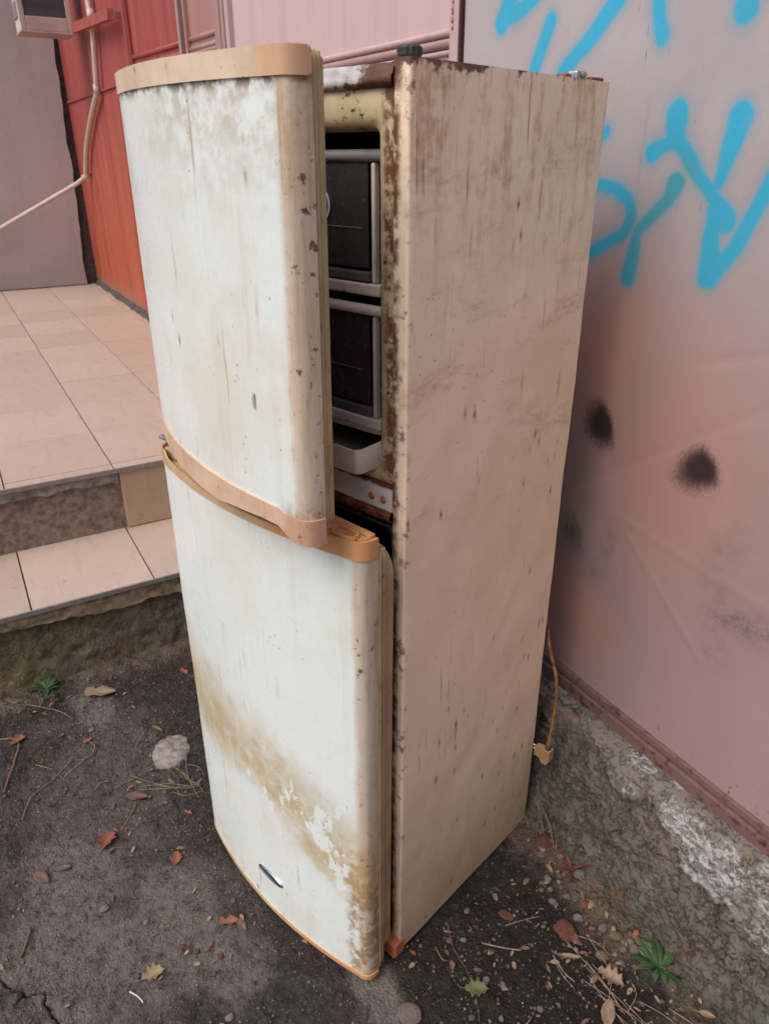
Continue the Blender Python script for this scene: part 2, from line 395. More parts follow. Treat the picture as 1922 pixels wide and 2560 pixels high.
def mk_plinth():
    m = Mat('crumbling_concrete'); ly = m.attr('layer'); wh = m.attr('white'); n = m.noise(6, 6, .65); n2 = m.noise(38, 6, .72); n3 = m.noise(130, 4, .7)
    col = m.mix(m.ramp(n, .35, .65), (.17, .143, .115), (.11, .098, .086))
    col = m.mix(m.ramp(n2 + (n3 - .5) * .25, .52, .66) * .6, col, (.25, .21, .165))
    col = m.mix(m.ramp(n2 + (n3 - .5) * .25, .44, .34) * .7, col, (.035, .028, .023))
    col = m.mix(ly * .85, col, m.mix(n2, (.28, .25, .21), (.17, .15, .125)))
    n4 = m.noise(55, 5, .75, m.mul3(m.P, (.6, 1, 1.6)))
    col = m.mix(wh * m.ramp(n4, .47, .54), col, (.42, .42, .42))
    col = m.mix(m.ramp(m.noise(9, 3, .6), .60, .68) * .5, col, (.13, .06, .035))
    gr = m.attr('base')
    col = m.mix(gr * m.ramp(n2, .3, .6) * .6, col, (.06, .058, .03))
    return m.out(col, .92, n2 * .9 + n3 * .6 + m.ramp(m.voro(60), .1, .5) * .5 + m.ramp(m.noise(16, 6, .75), .44, .50) * .7, 1.0, .008, spec=.2)
M_PLINTH = mk_plinth()
def mk_riser(name, moss):
    m = Mat(name); n = m.noise(5, 6, .65); n2 = m.noise(30, 6, .72); x, y, z = m.xyz()
    col = m.mix(m.ramp(n, .35, .65), (.22, .16, .095), (.13, .105, .075))
    col = m.mix(m.ramp(n2, .52, .7) * .7, col, (.29, .23, .15))
    col = m.mix(m.ramp(n2, .42, .32) * .7, col, (.04, .033, .026))
    g = m.ramp(m.noise(4.2, 5, .7), .44, .60) * m.ramp(y + (n - .5) * .3, -.10, -.45) * m.ramp(n2, .3, .6)
    col = m.mix(g * moss, col, (.125, .125, .030))
    return m.out(col, .93, n2 + m.noise(110, 4, .7) * .6 + m.ramp(m.noise(12, 6, .75), .44, .50) * .6, 1.0, .008, spec=.2)
M_RISER = mk_riser('mossy_concrete', .8)
M_RISER2 = mk_riser('damp_concrete', .45)
M_BAND = simple('cement_screed', (.235, .20, .165), .9, 0, .4, 22, 1.0, .2)
M_BAND2 = simple('tan_screed', (.26, .19, .12), .9, 0, .45, 22, 1.0, .2)
def mk_tile(name, a, b):
    m = Mat(name); oi = m.node('ShaderNodeObjectInfo', 5 if False else 'Random'); n = m.noise(3, 5, .6); n2 = m.noise(26, 5, .65)
    st = m.noise(1, 4, .6, m.mul3(m.P, (4, 30, 4)))
    col = m.mix(m.ramp(n, .3, .7), a, b)
    col = m.mix(m.ramp(oi, 0, 1) * .3, col, (.34, .25, .20))
    col = m.mix(m.ramp(st, .5, .75) * .35, col, (.27, .20, .16))
    col = m.mix(m.ramp(m.noise(1.1, 5, .65), .48, .66) * .35, col, (.30, .235, .19))
    col = m.mix(m.ramp(n2, .58, .74) * .4, col, (.20, .14, .10))
    col = m.mix(m.ramp(m.noise(75, 3, .6), .70, .74) * .7, col, (.12, .07, .05))
    return m.out(col, m.ramp(n2, .3, .7, .32, .5), n2 * .4 + n * .2, .25, .0015, spec=.4)
M_TILE = mk_tile('glazed_floor_tile', (.52, .405, .32), (.47, .37, .29))
M_RTILE = mk_tile('riser_tile', (.50, .34, .21), (.43, .29, .18))
M_NOSE = simple('aluminium_nosing', (.36, .33, .31), .35, .5, .15, 40)
M_GROUT = simple('dark_grout', (.21, .15, .115), .95, 0, .4, 40)
def mk_plaster():
    m = Mat('grey_plaster'); n = m.noise(1.6, 5, .6); n2 = m.noise(18, 5, .65); x, y, z = m.xyz()
    col = m.mix(m.ramp(n, .3, .7), (.45, .375, .345), (.39, .33, .31))
    col = m.mix(m.ramp(n2, .55, .75) * .3, col, (.34, .29, .27))
    col = m.mix(m.ramp(z + (n2 - .5) * .2, .34, .06) * .35, col, (.26, .20, .16))
    st = m.noise(1, 4, .6, m.mul3(m.P, (1, 9, .7)))
    col = m.mix(m.ramp(st, .5, .75) * .25, col, (.34, .28, .26))
    return m.out(col, .9, n2 + m.noise(70, 4, .7) * .5, .5, .004, spec=.2)
M_PLASTER = mk_plaster()
M_REVEAL = simple('dark_reveal', (.075, .062, .055), .95, 0, .4, 20, 1.0)
def mk_paint(name, hi, lo, zmix, stain=.4, chip=.5, extra=None):
    m = Mat(name); x, y, z = m.xyz(); n = m.noise(2.2, 5, .6); n2 = m.noise(24, 5, .65)
    st = m.noise(1, 4, .6, m.mul3(m.P, (9, 9, .6))); st2 = m.noise(1, 3, .6, m.mul3(m.P, (60, 60, 2)))
    col = m.mix(m.ramp(z + (n - .5) * .5, *zmix), lo, hi)
    col = m.mix(m.ramp(st, .48, .72) * stain, col, tuple(k * .62 for k in hi))
    col = m.mix(m.ramp(st, .52, .30) * stain * .6, col, tuple(min(1, k * 1.25 + .03) for k in lo))
    col = m.mix(m.ramp(st2, .66, .73) * .22 * chip, col, (.12, .06, .05))
    col = m.mix(m.ramp(m.noise(70, 4, .7), .70, .74) * chip, col, (.10, .05, .04))
    if extra: col = extra(m, x, y, z, col, n, n2)
    return m.out(col, m.ramp(n2, .3, .7, .38, .58), n2 * .5 + m.noise(90, 3, .6) * .3, .35, .0025, spec=.35)
def redx(m, x, y, z, col, n, n2):
    lowd = m.ramp(z + (n2 - .5) * .22, .17, .04)
    return m.mix(lowd * m.ramp(n2, .35, .55) * .85, col, (.22, .15, .115))
M_RED = mk_paint('faded_red_paint', (.32, .064, .058), (.39, .088, .048), (.6, 1.7), .55, .5, redx)
M_BROWN = mk_paint('brown_pink_paint', (.36, .185, .16), (.36, .17, .13), (.75, 1.75), .4)
M_PINK = mk_paint('pale_pink_paint', (.56, .40, .40), (.54, .37, .35), (1.0, 1.7), .30)
M_PINKF = mk_paint('pink_frame_paint', (.50, .34, .335), (.48, .32, .30), (1.0, 1.7), .35)
M_RIB = mk_paint('dull_rib_paint', (.36, .22, .20), (.34, .20, .17), (1.0, 1.7), .4)
M_GAP = simple('dark_gap', (.05, .022, .018), .9)
def mk_graf():
    m = Mat('graffiti_sheet'); x, y, z = m.xyz()
    g = m.attr('graf'); bl = m.attr('black'); orr = m.attr('orange'); gh = m.attr('ghost'); te = m.attr('teal'); dt = m.attr('dirt')
    n = m.noise(3, 5, .6); n2 = m.noise(30, 5, .65); n3 = m.noise(160, 3, .6)
    col = m.mix(m.ramp(n, .3, .7), (.43, .375, .38), (.37, .315, .32))
    col = m.mix(m.ramp(z + (n - .5) * .4, 1.75, 1.0) * .75, col, (.32, .195, .18))  # darker, warmer lower wall: light falloff painted into the sheet colour
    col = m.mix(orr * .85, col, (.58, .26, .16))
    col = m.mix(gh * .35, col, (.45, .25, .24))
    st = m.noise(1, 4, .6, m.mul3(m.P, (55, 55, 2.2)))
    col = m.mix(m.ramp(st, .62, .74) * m.ramp(n, .42, .6) * .45, col, (.24, .19, .18))
    sl = m.ramp(m.noise(1, 3, .6, m.mul3(m.P, (130, 130, 9))), .68, .72) * m.ramp(z, 1.3, 1.8) * m.ramp(m.noise(2.5, 2, .5), .5, .6)
    col = m.mix(sl * .8, col, (.07, .05, .05))
    edge = g + (n2 - .5) * .004
    halo = m.ramp(edge + (n3 - .5) * .016, .026, .0)
    col = m.mix(halo * .34, col, (.10, .30, .40))
    paint = m.ramp(edge + (n3 - .5) * .005, .0060, -.0052) * m.ramp(n2 + n * .4, .45, .75, .88, 1.0)
    col = m.mix(paint, col, m.mix((te * .75 + m.ramp(n, .40, .62) * .3), (.040, .37, .56), (.06, .30, .36)))
    bk = m.ramp(bl + (n3 - .5) * .9 * m.ramp(bl, 1.0, .4) + (n2 - .5) * .40, .12, .98)
    col = m.mix(bk * .95, col, (.016, .014, .016))
    col = m.mix(dt * m.ramp(n2 + n3 * .3, .45, .95) * .6, col, (.10, .075, .07))
    lo = m.ramp(z + (n2 - .5) * .06, .50, .385)
    rs = m.ramp(m.noise(60, 4, .72), .60, .68)
    col = m.mix(rs * lo, col, (.09, .028, .018))
    sp = m.ramp(m.noise(95, 3, .65), .715, .74) * m.ramp(m.noise(6, 2, .5), .48, .6)
    col = m.mix(sp * .8, col, (.07, .03, .025))
    return m.out(col, m.ramp(n2, .3, .7, .40, .55), n2 * .4 + n3 * .25 + m.noise(5, 3, .6) * .8 + paint * .12, .45, .003, spec=.35)
M_GRAF = mk_graf()
def mk_railr():
    m = Mat('rusty_base_rail'); n = m.noise(30, 5, .7); n2 = m.noise(8, 4, .6)
    return m.out(m.mix(m.ramp(n, .50, .66), m.mix(n2, (.19, .115, .10), (.15, .08, .066)), (.065, .024, .016)), .7, n, .6, .003)
M_BASER = mk_railr()
M_AC = plastic('aged_ac_casing', (.50, .36, .30), (.42, .30, .25), .4, .5)
M_ACW = plastic('white_ac_side', (.62, .58, .54), (.52, .47, .43), .4, .5)
M_FIN = simple('dark_ac_fins', (.17, .15, .155), .55, .2)
M_PIPE = plastic('cream_pipe', (.60, .47, .40), (.52, .40, .34), .3, .45)
def mk_ext(name, c): 
    m = Mat(name); n = m.noise(2, 5, .6); n2 = m.noise(25, 5, .65)
    return m.out(m.mix(m.ramp(n, .3, .7), c, tuple(k * .75 for k in c)), .9, n2, .5, .004)

# ================================================================== GROUND
def lin_cat(*segs):
    out = []
    for a, b, s in segs: out += list(np.arange(a, b - 1e-9, s))
    return np.array(out)
gx = lin_cat((-300, -30, 45), (-30, -4, 4), (-4, -1.7, .15), (-1.7, -.42, .009), (-.42, -.215, .0035), (-.215, .75, .009), (.75, 2.5, .06), (2.5, 30, 4), (30, 300, 45))
gy = lin_cat((-300, -30, 45), (-30, -4, 4), (-4, -1.2, .10), (-1.2, -.83, .009), (-.83, -.70, .0035), (-.70, .62, .009), (.62, 3, .2), (3, 30, 4), (30, 300, 45))
X, Y = np.meshgrid(gx, gy, indexing='ij')
crack = np.minimum.reduce([
    seg_sd(X + (fbm(X * 60, Y * 60, 2, 5) - .5) * .012, Y + (fbm(X * 60, Y * 60, 2, 8) - .5) * .012, p, .0012) for p in (
        [(-.44, -.84), (-.399, -.812), (-.359, -.791), (-.336, -.764), (-.329, -.730), (-.316, -.725), (-.302, -.736), (-.271, -.723), (-.234, -.718), (-.19, -.72)],
        [(-.336, -.764), (-.341, -.776), (-.318, -.793)])])
near = sstep(np.hypot(X + .3, Y + .1), 2.6, 1.6)
h = (fbm(X * 3, Y * 3, 3, 1) - .5) * .022 + (fbm(X * 26, Y * 26, 4, 2) - .5) * .017 + (fbm(X * 110, Y * 110, 2, 3) - .5) * .005
mortar = sstep(Y + (fbm(X * 9, Y * 9, 4, 31) - .5) * .16, .40, .50) * sstep(X, -1.3, -.2) * sstep(X, .60, .28)
mortar = np.maximum(mortar, sstep(X + (fbm(X * 8, Y * 8, 4, 41) - .5) * .14, -1.30, -1.40) * .8)
h = h + mortar * (.012 + .018 * fbm(X * 30, Y * 30, 4, 33))
blob = lambda cx, cy, rx, ry, s: sstep(np.hypot((X - cx) / rx, (Y - cy) / ry) + (fbm(X * 9, Y * 9, 4, s) - .5) * 1.1, 1.1, .45)
dust = np.maximum.reduce([blob(-1.27, -.46, .17, .07, 59) * 1.2, blob(.045, -.085, .11, .06, 58) * 1.5, blob(-.48, -.66, .42, .22, 51), blob(-.30, -.42, .28, .16, 52), blob(-.1, -.75, .3, .2, 53), .55 * blob(-.9, -.5, .4, .25, 54), .35 * blob(-.7, -.9, .6, .3, 57)])
dark_ground = np.maximum(blob(.22, .22, .30, .28, 55), .8 * blob(.12, .05, .22, .10, 56))  # darker patches of ground to the right of the fridge
flat = sstep(np.maximum(np.abs((X + .35) * .957 + (Y - .07) * .29) - .34, np.abs(-(X + .35) * .29 + (Y - .07) * .957) - .36), .0, .06)
h = h * (.25 + .75 * flat) * (.1 + .9 * near) - .006
h = h - sstep(crack, .0025, -.001) * .012
hill = h
V = np.stack([X, Y, h], -1).reshape(-1, 3)
ground = obj('ground', V, gridf(len(gx), len(gy)), M_GROUND, smooth=True, attrs=dict(dust=dust, mortar=mortar, crack=crack, dark_ground=dark_ground))
tag(ground, 'dark dirty asphalt yard with dusty patches and cracks', None, kind='structure')
def gz(x, y):
    i = int(np.clip(np.searchsorted(gx, x), 1, len(gx) - 1)); j = int(np.clip(np.searchsorted(gy, y), 1, len(gy) - 1))
    return float(max(h[i, j], h[i - 1, j], h[i, j - 1], h[i - 1, j - 1]))

# ================================================================== GRAFFITI WALL
YW = .68
gw = thing('metal_wall', 'pale lavender sheet metal wall sprayed with cyan graffiti behind the fridge', 'wall', (0, YW, 0))
sx = lin_cat((-.846, .62, .006), (.62, 4.5, .15)); sx = np.append(sx, 4.55)
sz = lin_cat((.372, 2.06, .006), (2.06, 3.4, .15)); sz = np.append(sz, 3.4)
X, Z = np.meshgrid(sx, sz, indexing='ij')
strokes = [([(-.669, 1.991), (-.701, 1.942)], .024), ([(-.701, 1.945), (-.626, 1.962), (-.572, 1.985)], .017), ([(-.529, 1.926), (-.572, 1.837)], .018),
    ([(-.334, 1.945), (-.399, 1.884), (-.479, 1.828)], [.021, .018, .016]), ([(-.245, 1.96), (-.228, 1.888), (-.216, 1.864)], .0155), ([(-.055, 1.93), (-.044, 1.884)], .022),
    ([(-.153, 1.734), (-.148, 1.70)], [.026, .021]), ([(-.145, 1.69), (-.175, 1.683), (-.197, 1.672)], [.014, .013, .019]), ([(-.146, 1.697), (-.043, 1.598), (-.004, 1.559)], [.015, .0125, .022]),
    ([(-.015, 1.728), (-.034, 1.617)], [.025, .010]), ([(-.036, 1.576), (-.018, 1.462)], [.014, .024]), ([(-.013, 1.462), (.027, 1.517), (.085, 1.67)], [.017, .016, .015]),
    ([(-.128, 1.62), (-.139, 1.591), (-.207, 1.528), (-.217, 1.435)], [.020, .014, .012, .020]), ([(-.36, 1.600), (-.331, 1.608), (-.282, 1.606), (-.242, 1.583), (-.229, 1.552), (-.245, 1.518), (-.32, 1.480), (-.36, 1.46)], .0135),
    ([(-.36, 1.692), (-.332, 1.709)], .013), ([(.12, 1.80), (.20, 1.74), (.17, 1.62)], .018)]
wob = (fbm(X * 25, Z * 25, 2, 61) - .5) * .006
graf = np.minimum.reduce([seg_sd(X + wob, Z + wob, p, r) for p, r in strokes])
teal = sstep(seg_sd(X, Z, strokes[12][0], .02), .05, 0.0)
def smudge(cx, cz, rx, rz, ang):
    c, s = math.cos(ang), math.sin(ang); a = (X - cx) * c + (Z - cz) * s; b = -(X - cx) * s + (Z - cz) * c
    a = a / rx; b = b / rz; k = .55 + .95 * sstep(a, -.6, .6)
    return sstep(np.hypot(a * k, b), 1.25, .15)
black = np.maximum.reduce([smudge(-.224, 1.108, .050, .082, R(28)), smudge(.054, 1.096, .060, .064, R(38)), .50 * smudge(-.27, .80, .05, .09, R(20)), .34 * smudge(.24, .81, .10, .03, R(10))])
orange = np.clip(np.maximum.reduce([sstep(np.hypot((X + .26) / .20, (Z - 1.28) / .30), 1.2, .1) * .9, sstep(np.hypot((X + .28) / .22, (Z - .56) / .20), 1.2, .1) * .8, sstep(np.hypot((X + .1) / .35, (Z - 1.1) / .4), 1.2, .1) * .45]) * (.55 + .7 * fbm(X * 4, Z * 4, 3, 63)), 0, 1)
ghost = np.clip(sum(sstep(np.abs(seg_sd(X, Z, p, 0.0)), w, 0) * k for p, w, k in (([(-.33, .889), (.161, 1.249)], .022, .8), ([(-.117, .872), (.14, .665)], .014, -.9), ([(-.153, .90), (.259, .863), (.4, .8)], .02, -.7), ([(.0, 1.3), (.2, 1.36)], .02, .8), ([(.10, 1.16), (.13, 1.0)], .03, .6))), -1, 1)
dirt = np.maximum.reduce([sstep(seg_sd(X, Z, [(.16, .80), (.30, .815), (.45, .80)], .01), .05, 0), sstep(seg_sd(X, Z, [(-.16, .85), (-.19, .72)], .005), .035, 0) * .8, .5 * sstep(seg_sd(X, Z, [(.16, .98), (.12, .90), (.17, .70)], .01), .05, 0)])
dent = (fbm(X * 2.2, Z * 2.2, 3, 64) - .5) * .010 + ghost * .0011 - sstep(np.abs(X - .0), .9, 0) * .0
V = np.stack([X, dent, Z], -1).reshape(-1, 3)
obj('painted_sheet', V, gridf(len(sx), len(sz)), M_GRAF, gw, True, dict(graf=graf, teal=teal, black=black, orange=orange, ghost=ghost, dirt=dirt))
box('backing', (-.846, 4.55, .012, .07, .372, 3.4), M_GAP, gw, 0)
box('base_rail', (-1.0, 4.55, -.020, .012, .332, .370), M_BASER, gw, .003)
box('base_lip', (-1.0, 4.55, -.012, .010, .372, .392), M_BASER, gw, .003)
box('edge_strip', (-.857, -.847, -.010, .05, .372, 3.4), M_GAP, gw, .001)

# ------------------------------------------------------------------ pink door leaf and brown leaf
pd_ = thing('metal_gate', 'pale pink metal gate with pressed horizontal ribs beside the graffiti sheet', 'gate', (-1.7, YW, .55))
def loc(t): return lambda b: (b[0] - t.location.x, b[1] - t.location.x, b[2], b[3], b[4] - t.location.z, b[5] - t.location.z)
L = loc(pd_)
box('panel', L((-2.52, -.903, .012, .04, .56, 3.2)), M_PINK, pd_, 0)
box('stile', L((-.903, -.884, -.006, .04, .56, 3.2)), M_PINKF, pd_, .002)
box('stile', L((-.880, -.858, -.012, .04, .56, 3.2)), M_PINKF, pd_, .003)
for x0 in (-2.66, -2.605, -2.55): box('stile', L((x0, x0 + .040, -.012, .04, .56, 3.2)), M_RIB if x0 < -2.6 else M_PINKF, pd_, .004)
for z0, hh, mt in ((1.962, .016, M_PINKF), (1.938, .020, M_RIB), (1.918, .012, M_PINKF), (1.894, .016, M_RIB)):
    tb = tube('rib', [(-2.50 + 1.7, .010, z0 - .55), (-.905 + 1.7, .010, z0 - .55 - .012)], hh * .62, M_PINKF if mt is M_PINKF else M_RIB, pd_, 10)
for z0 in (1.5, 1.47, 1.0): tube('rib', [(-2.50 + 1.7, .010, z0 - .55), (-.905 + 1.7, .010, z0 - .55)], .010, M_PINKF, pd_, 8)
for k in range(5):
    bm = bmesh.new(); bmesh.ops.create_uvsphere(bm, u_segments=8, v_segments=5, radius=.0035 + .001 * (k % 2))
    o = from_bm('weld_bead', bm, M_RIB, pd_, True); o.location = (-.8815 + 1.7, -.012, 1.955 + .013 * k + .003 * (k % 3) - .55); o.scale.z = 1.8
bd = thing('metal_gate', 'brownish pink narrow metal gate leaf between the red and pink panels', 'gate', (-2.9, YW, .55))
L = loc(bd)
box('panel', L((-3.14, -2.668, .012, .04, .56, 3.2)), M_BROWN, bd, 0)
box('stile', L((-3.14, -3.11, -.008, .03, .56, 3.2)), M_BROWN, bd, .003)
box('stile', L((-2.70, -2.672, -.008, .03, .56, 3.2)), M_RIB, bd, .003)
for z0 in (2.165, 2.125, 2.105, 1.4): tube('rib', [(-.21, .012, z0 - .55), (.19, .012, z0 - .55 - .01)], .012, M_RIB if z0 == 2.125 else M_BROWN, bd, 8)

# ------------------------------------------------------------------ red metal wall
rw = thing('metal_wall', 'faded red and orange metal wall with welded seams beside the tiled terrace', 'wall', (-5, YW, .55))
L = loc(rw)
box('panel', L((-4.295, -3.245, .008, .04, .575, 3.2)), M_RED, rw, .002)
box('panel', L((-6.78, -4.305, .006, .04, 2.095, 3.2)), M_RED, rw, .003)
# lower sheet with a ragged foot where it meets the tiles
xs = np.linspace(-6.78, -4.305, 120)
pts = [(x + 5, .575 - .55 + .018 * float(fbm(x * 14, 0 * x, 3, 71)) - .004) for x in xs] + [(-4.305 + 5, 2.085 - .55), (-6.78 + 5, 2.085 - .55)]
prism('panel', pts, .004, .04, M_RED, rw, 0, 'y')
box('batten', L((-4.330, -4.270, -.012, .006, .60, 3.2)), M_RED, rw, .003)
box('batten', L((-4.250, -4.235, -.010, .006, .60, 3.2)), M_RED, rw, .003)
box('seam_lip', L((-6.72, -4.335, -.010, .005, 2.078, 2.092)), M_RED, rw, .002)
for z0 in (2.195, 2.150, 1.3): tube('rib', [(.755, .006, z0 - .55), (1.73, .006, z0 - .55 - .03)], .013, M_RED, rw, 8)
box('post_gap', L((-3.243, -3.142, .02, .05, .56, 3.2)), M_GAP, rw, 0)
box('post', L((-3.243, -3.205, -.01, .018, .56, 3.2)), M_RIB, rw, .003)
xs = np.linspace(-6.7, -4.3, 90)
V = []; 
for x in xs:
    a = .03 * float(fbm(x * 9, x * 0, 3, 73)); V += [(x + 5, -.012 - a, .0245), (x + 5, -.004 - a * .4, .035 + a * .5), (x + 5, .004, .05 + a)]
obj('cement_fillet', V, gridf(len(xs), 3), M_REVEAL, rw, True)

# AC bracket, AC unit, pipe
br = thing('wall_bracket', 'red flat bar bracket running from the air conditioner along the red wall', 'bracket', (-5, YW, 2.4))
bm = bmesh.new()
vv = [(-5.52, 2.455, 2.515), (-4.36, 2.395, 2.450)]
vs8 = []
for (x_, a, b) in vv:
    for yy in (-.085, -.045):
        vs8 += [bm.verts.new((x_ + 5, yy, a - 2.4)), bm.verts.new((x_ + 5, yy, b - 2.4))]
q = vs8
for f in ((0, 1, 5, 4), (2, 6, 7, 3), (1, 3, 7, 5), (0, 4, 6, 2), (4, 5, 7, 6), (0, 2, 3, 1)): bm.faces.new([q[i] for i in f])
from_bm('flat_bar', bm, simple('red_bar_paint', (.36, .085, .07), .5), br)
box('standoff', (.62, .645, -.045, .012, .005, .04), M_RED, br, .002)
ac = thing('air_conditioner', 'boxy aged window air conditioner with dark finned grille on the red wall', 'air conditioner', (-5.65, .45, 2.455))
box('casing', (-.13, .10, -.19, .155, 0, .55), M_ACW, ac, .006)
box('front_frame', (.102, .130, -.19, -.155, .0, .55), M_AC, ac, .004)
box('front_frame', (.102, .130, .120, .155, .0, .55), M_AC, ac, .004)
box('front_frame', (.102, .130, -.154, .119, .0, .085), M_AC, ac, .004)
box('front_frame', (.102, .130, -.154, .119, .50, .55), M_AC, ac, .004)
box('grille_back', (.101, .106, -.154, .119, .086, .499), M_FIN, ac, 0)
fin0 = None
for k in range(34):
    y0 = -.150 + k * .0079
    if fin0 is None: fin0 = box('fin', (.107, .122, 0, .0028, .087, .498), M_FIN, ac, 0); fin0.location.y = y0
    else:
        o = fin0.copy(); COL.objects.link(o); o.parent = ac; o.location.y = y0
box('grille_bar', (.122, .127, -.153, .118, .215, .221), M_DRAWG, ac, .001)
for z0 in (.08, .20, .32): box('side_louvre', (-.115, .075, -.197, -.191, z0, z0 + .095), M_DRAWG, ac, .002)
box('base_tray', (-.14, .135, -.197, .160, -.012, -.001), M_AC, ac, .003)
pp = smooth_pts([(-5.12, .648, 3.1), (-5.11, .648, 2.6), (-5.085, .648, 2.5), (-5.12, .648, 2.363), (-5.217, .648, 2.154), (-5.275, .648, 2.070), (-5.40, .648, 2.02), (-5.66, .648, 1.91), (-5.957, .648, 1.762), (-6.139, .648, 1.626), (-6.236, .645, 1.515)], 6)
pipe = thing('conduit_pipe', 'cream plastic conduit dropping down the red wall and slanting over the plaster', 'pipe', (-5.3, .648, 1.5))
off = np.array((-5.3, .648, 1.5))
tube('pipe', [p - off for p in pp], .020, M_PIPE, pipe, 12)
tube('pipe', [np.array(p) - off for p in ((-6.236, .645, 1.515), (-6.30, .58, 1.462), (-6.66, -.06, 1.106), (-6.69, -1.5, .33))], .0185, M_PIPE, pipe, 12)
for p_, d_ in (((-5.25, .648, 2.095), (-.02, 0, -.05)), ((-5.087, .648, 2.51), (.0, 0, .07)), ((-6.236, .645, 1.515), (-.04, -.045, -.035))):
    a = np.array(p_) - off; tube('coupling', [a - np.array(d_) * .5, a + np.array(d_) * .5], .0245, M_PIPE, pipe, 12)

# ------------------------------------------------------------------ grey plaster wall
pw = thing('plaster_wall', 'grey plaster wall with a broken edge at the end of the tiled terrace', 'wall', (-6.72, 0, .55))
zs = np.linspace(.56, 3.4, 140)
edge = [(.615 + .03 * float(fbm(z * 5, z * 0, 4, 81) - .5) + .03 * float(sstep(np.array(z), 1.4, 2.6)) - .03 * float(sstep(np.array(z), 1.5, .8)), z - .55) for z in zs]
prism('plaster', [(-5, .01)] + edge + [(-5, 2.85)], -.09, 0, M_PLASTER, pw, 0, 'x')
box('broken_edge', (-.16, -.045, .50, .70, .0, 2.85), M_REVEAL, pw, .002)
box('skirting_gap', (.001, .010, -5, .60, -.02, .028), M_REVEAL, pw, .002)

# ------------------------------------------------------------------ tiled terrace and steps
Z2, Z1, XN2, XN1 = .570, .305, -1.888, -1.438
ter = thing('tiled_terrace', 'raised terrace paved with large beige glazed floor tiles', 'terrace', (-4.3, 0, 0))
box('terrace_core', (-6.9 + 4.3, XN2 - .02 + 4.3, -5, .70, -.05, Z2 - .013), M_GROUT, ter, 0)
ycols = [-.555 - .39 * 6 + .39 * k for k in range(0, 7)] + [-.165, .223, .613, .690]
xrows = [-1.952 - .444 * k for k in range(12)]
protos = {}
def tile(x0, x1, y0, y1, z, par, off, mat, th=.012):
    j = .0024
    w, d = round(x1 - x0, 3), round(y1 - y0, 3); key = (w, d, th, mat.name)
    o = None
    if key not in protos:
        o = box('tile', (j, w - j, j, d - j, -th, 0), mat, par, .0014, seg=1); protos[key] = o
    else: o = protos[key].copy(); COL.objects.link(o); o.parent = par
    o.location = (x0 - off[0], y0 - off[1], z + rnd.uniform(-.0006, .0006) - off[2])
    o.rotation_euler = (rnd.uniform(-.0015, .0015), rnd.uniform(-.0015, .0015), 0)
    return o
OT = (-4.3, 0, 0)
for i in range(len(xrows) - 1):
    for j in range(len(ycols) - 1):
        if xrows[i + 1] < -6.9: continue
        tile(xrows[i + 1], xrows[i], ycols[j], ycols[j + 1], Z2, ter, OT, M_TILE)
for j in range(len(ycols) - 1): tile(-1.950, XN2 - .004, ycols[j], ycols[j + 1], Z2, ter, OT, M_TILE)
box('nosing', (XN2 - .003 + 4.3, XN2 + .004 + 4.3, -5, .690, Z2 - .016, Z2 + .0015), M_NOSE, ter, .001)

st = thing('tiled_step', 'lower concrete step with beige tiled tread and metal nosing below the terrace', 'step', (-1.65, 0, 0))
OS = (-1.65, 0, 0)
def rough_face(name, x, y0, y1, z0, z1, mat, par, off, amp, seed, bulge=0.0):
    ys = np.append(np.arange(y0, -1.2, .06), np.arange(-1.2, y1, .010)); zz = np.linspace(z0, z1, max(8, int((z1 - z0) / .010)))
    Yg, Zg = np.meshgrid(ys, zz, indexing='ij')
    d = (fbm(Yg * 7, Zg * 7, 4, seed) - .5) * amp * 1.1 + (fbm(Yg * 40, Zg * 40, 3, seed + 5) - .5) * amp * .55
    Xg = x + d + bulge * sstep(Zg, z1, z0)
    V = np.stack([Xg - off[0], Yg - off[1], Zg - off[2]], -1).reshape(-1, 3)
    return obj(name, V, gridf(len(ys), len(zz)), mat, par, True)
rough_face('riser', XN2 - .028, -5, .69, Z1 - .02, Z2 - .014, M_RISER, ter, OT, .020, 91)
rough_face('riser', XN1 - .030, -5, .66, -.04, Z1 - .012, M_RISER2, st, OS, .026, 95, .03)
box('step_core', (XN2 - .05 + 1.65, XN1 - .055 + 1.65, -5, .66, -.05, Z1 - .013), M_GROUT, st, 0)
def screed(name, x, zt, pts, y0, y1, mat, par, off, seed, th=.024):
    ys = np.linspace(y0, y1, int((y1 - y0) / .012)); py = [p[0] for p in pts]; pz = [p[1] for p in pts]
    zb = np.interp(ys, py, pz) + (fbm(ys * 22, ys * 0, 4, seed) - .5) * .026
    nz = 8; V = []
    for k, y in enumerate(ys):
        for j in range(nz):
            z = zt + (zb[k] - zt) * j / (nz - 1)
            xx = x + (float(fbm(np.array(y * 30), np.array(z * 30), 3, seed + 2)) - .5) * .010 - (.012 if j == nz - 1 else 0)
            V.append((xx - off[0], y - off[1], z - off[2]))
        V.append((x - th - .02 - off[0], y - off[1], zb[k] + .006 - off[2]))
    return obj(name, V, gridf(len(ys), nz + 1), mat, par, False)
screed('screed_edge', XN2 - .006, Z2 - .013, [(-5, .512), (-.58, .513), (-.43, .508), (-.353, .520), (-.255, .504), (-.16, .500), (-.150, .495)], -3, -.155, M_BAND, ter, OT, 101)
screed('screed_edge', XN1 - .004, Z1 - .013, [(-5, .24), (-.675, .242), (-.458, .231), (-.347, .218), (-.236, .215), (-.15, .218), (-.077, .206), (.6, .21)], -3, .64, M_BAND2, st, OS, 105)
t_ = box('riser_tile', (XN2 - .020 + 4.3, XN2 - .006 + 4.3, -.150, .245, Z1 + .004, Z2 - .018), M_RTILE, ter, .002)
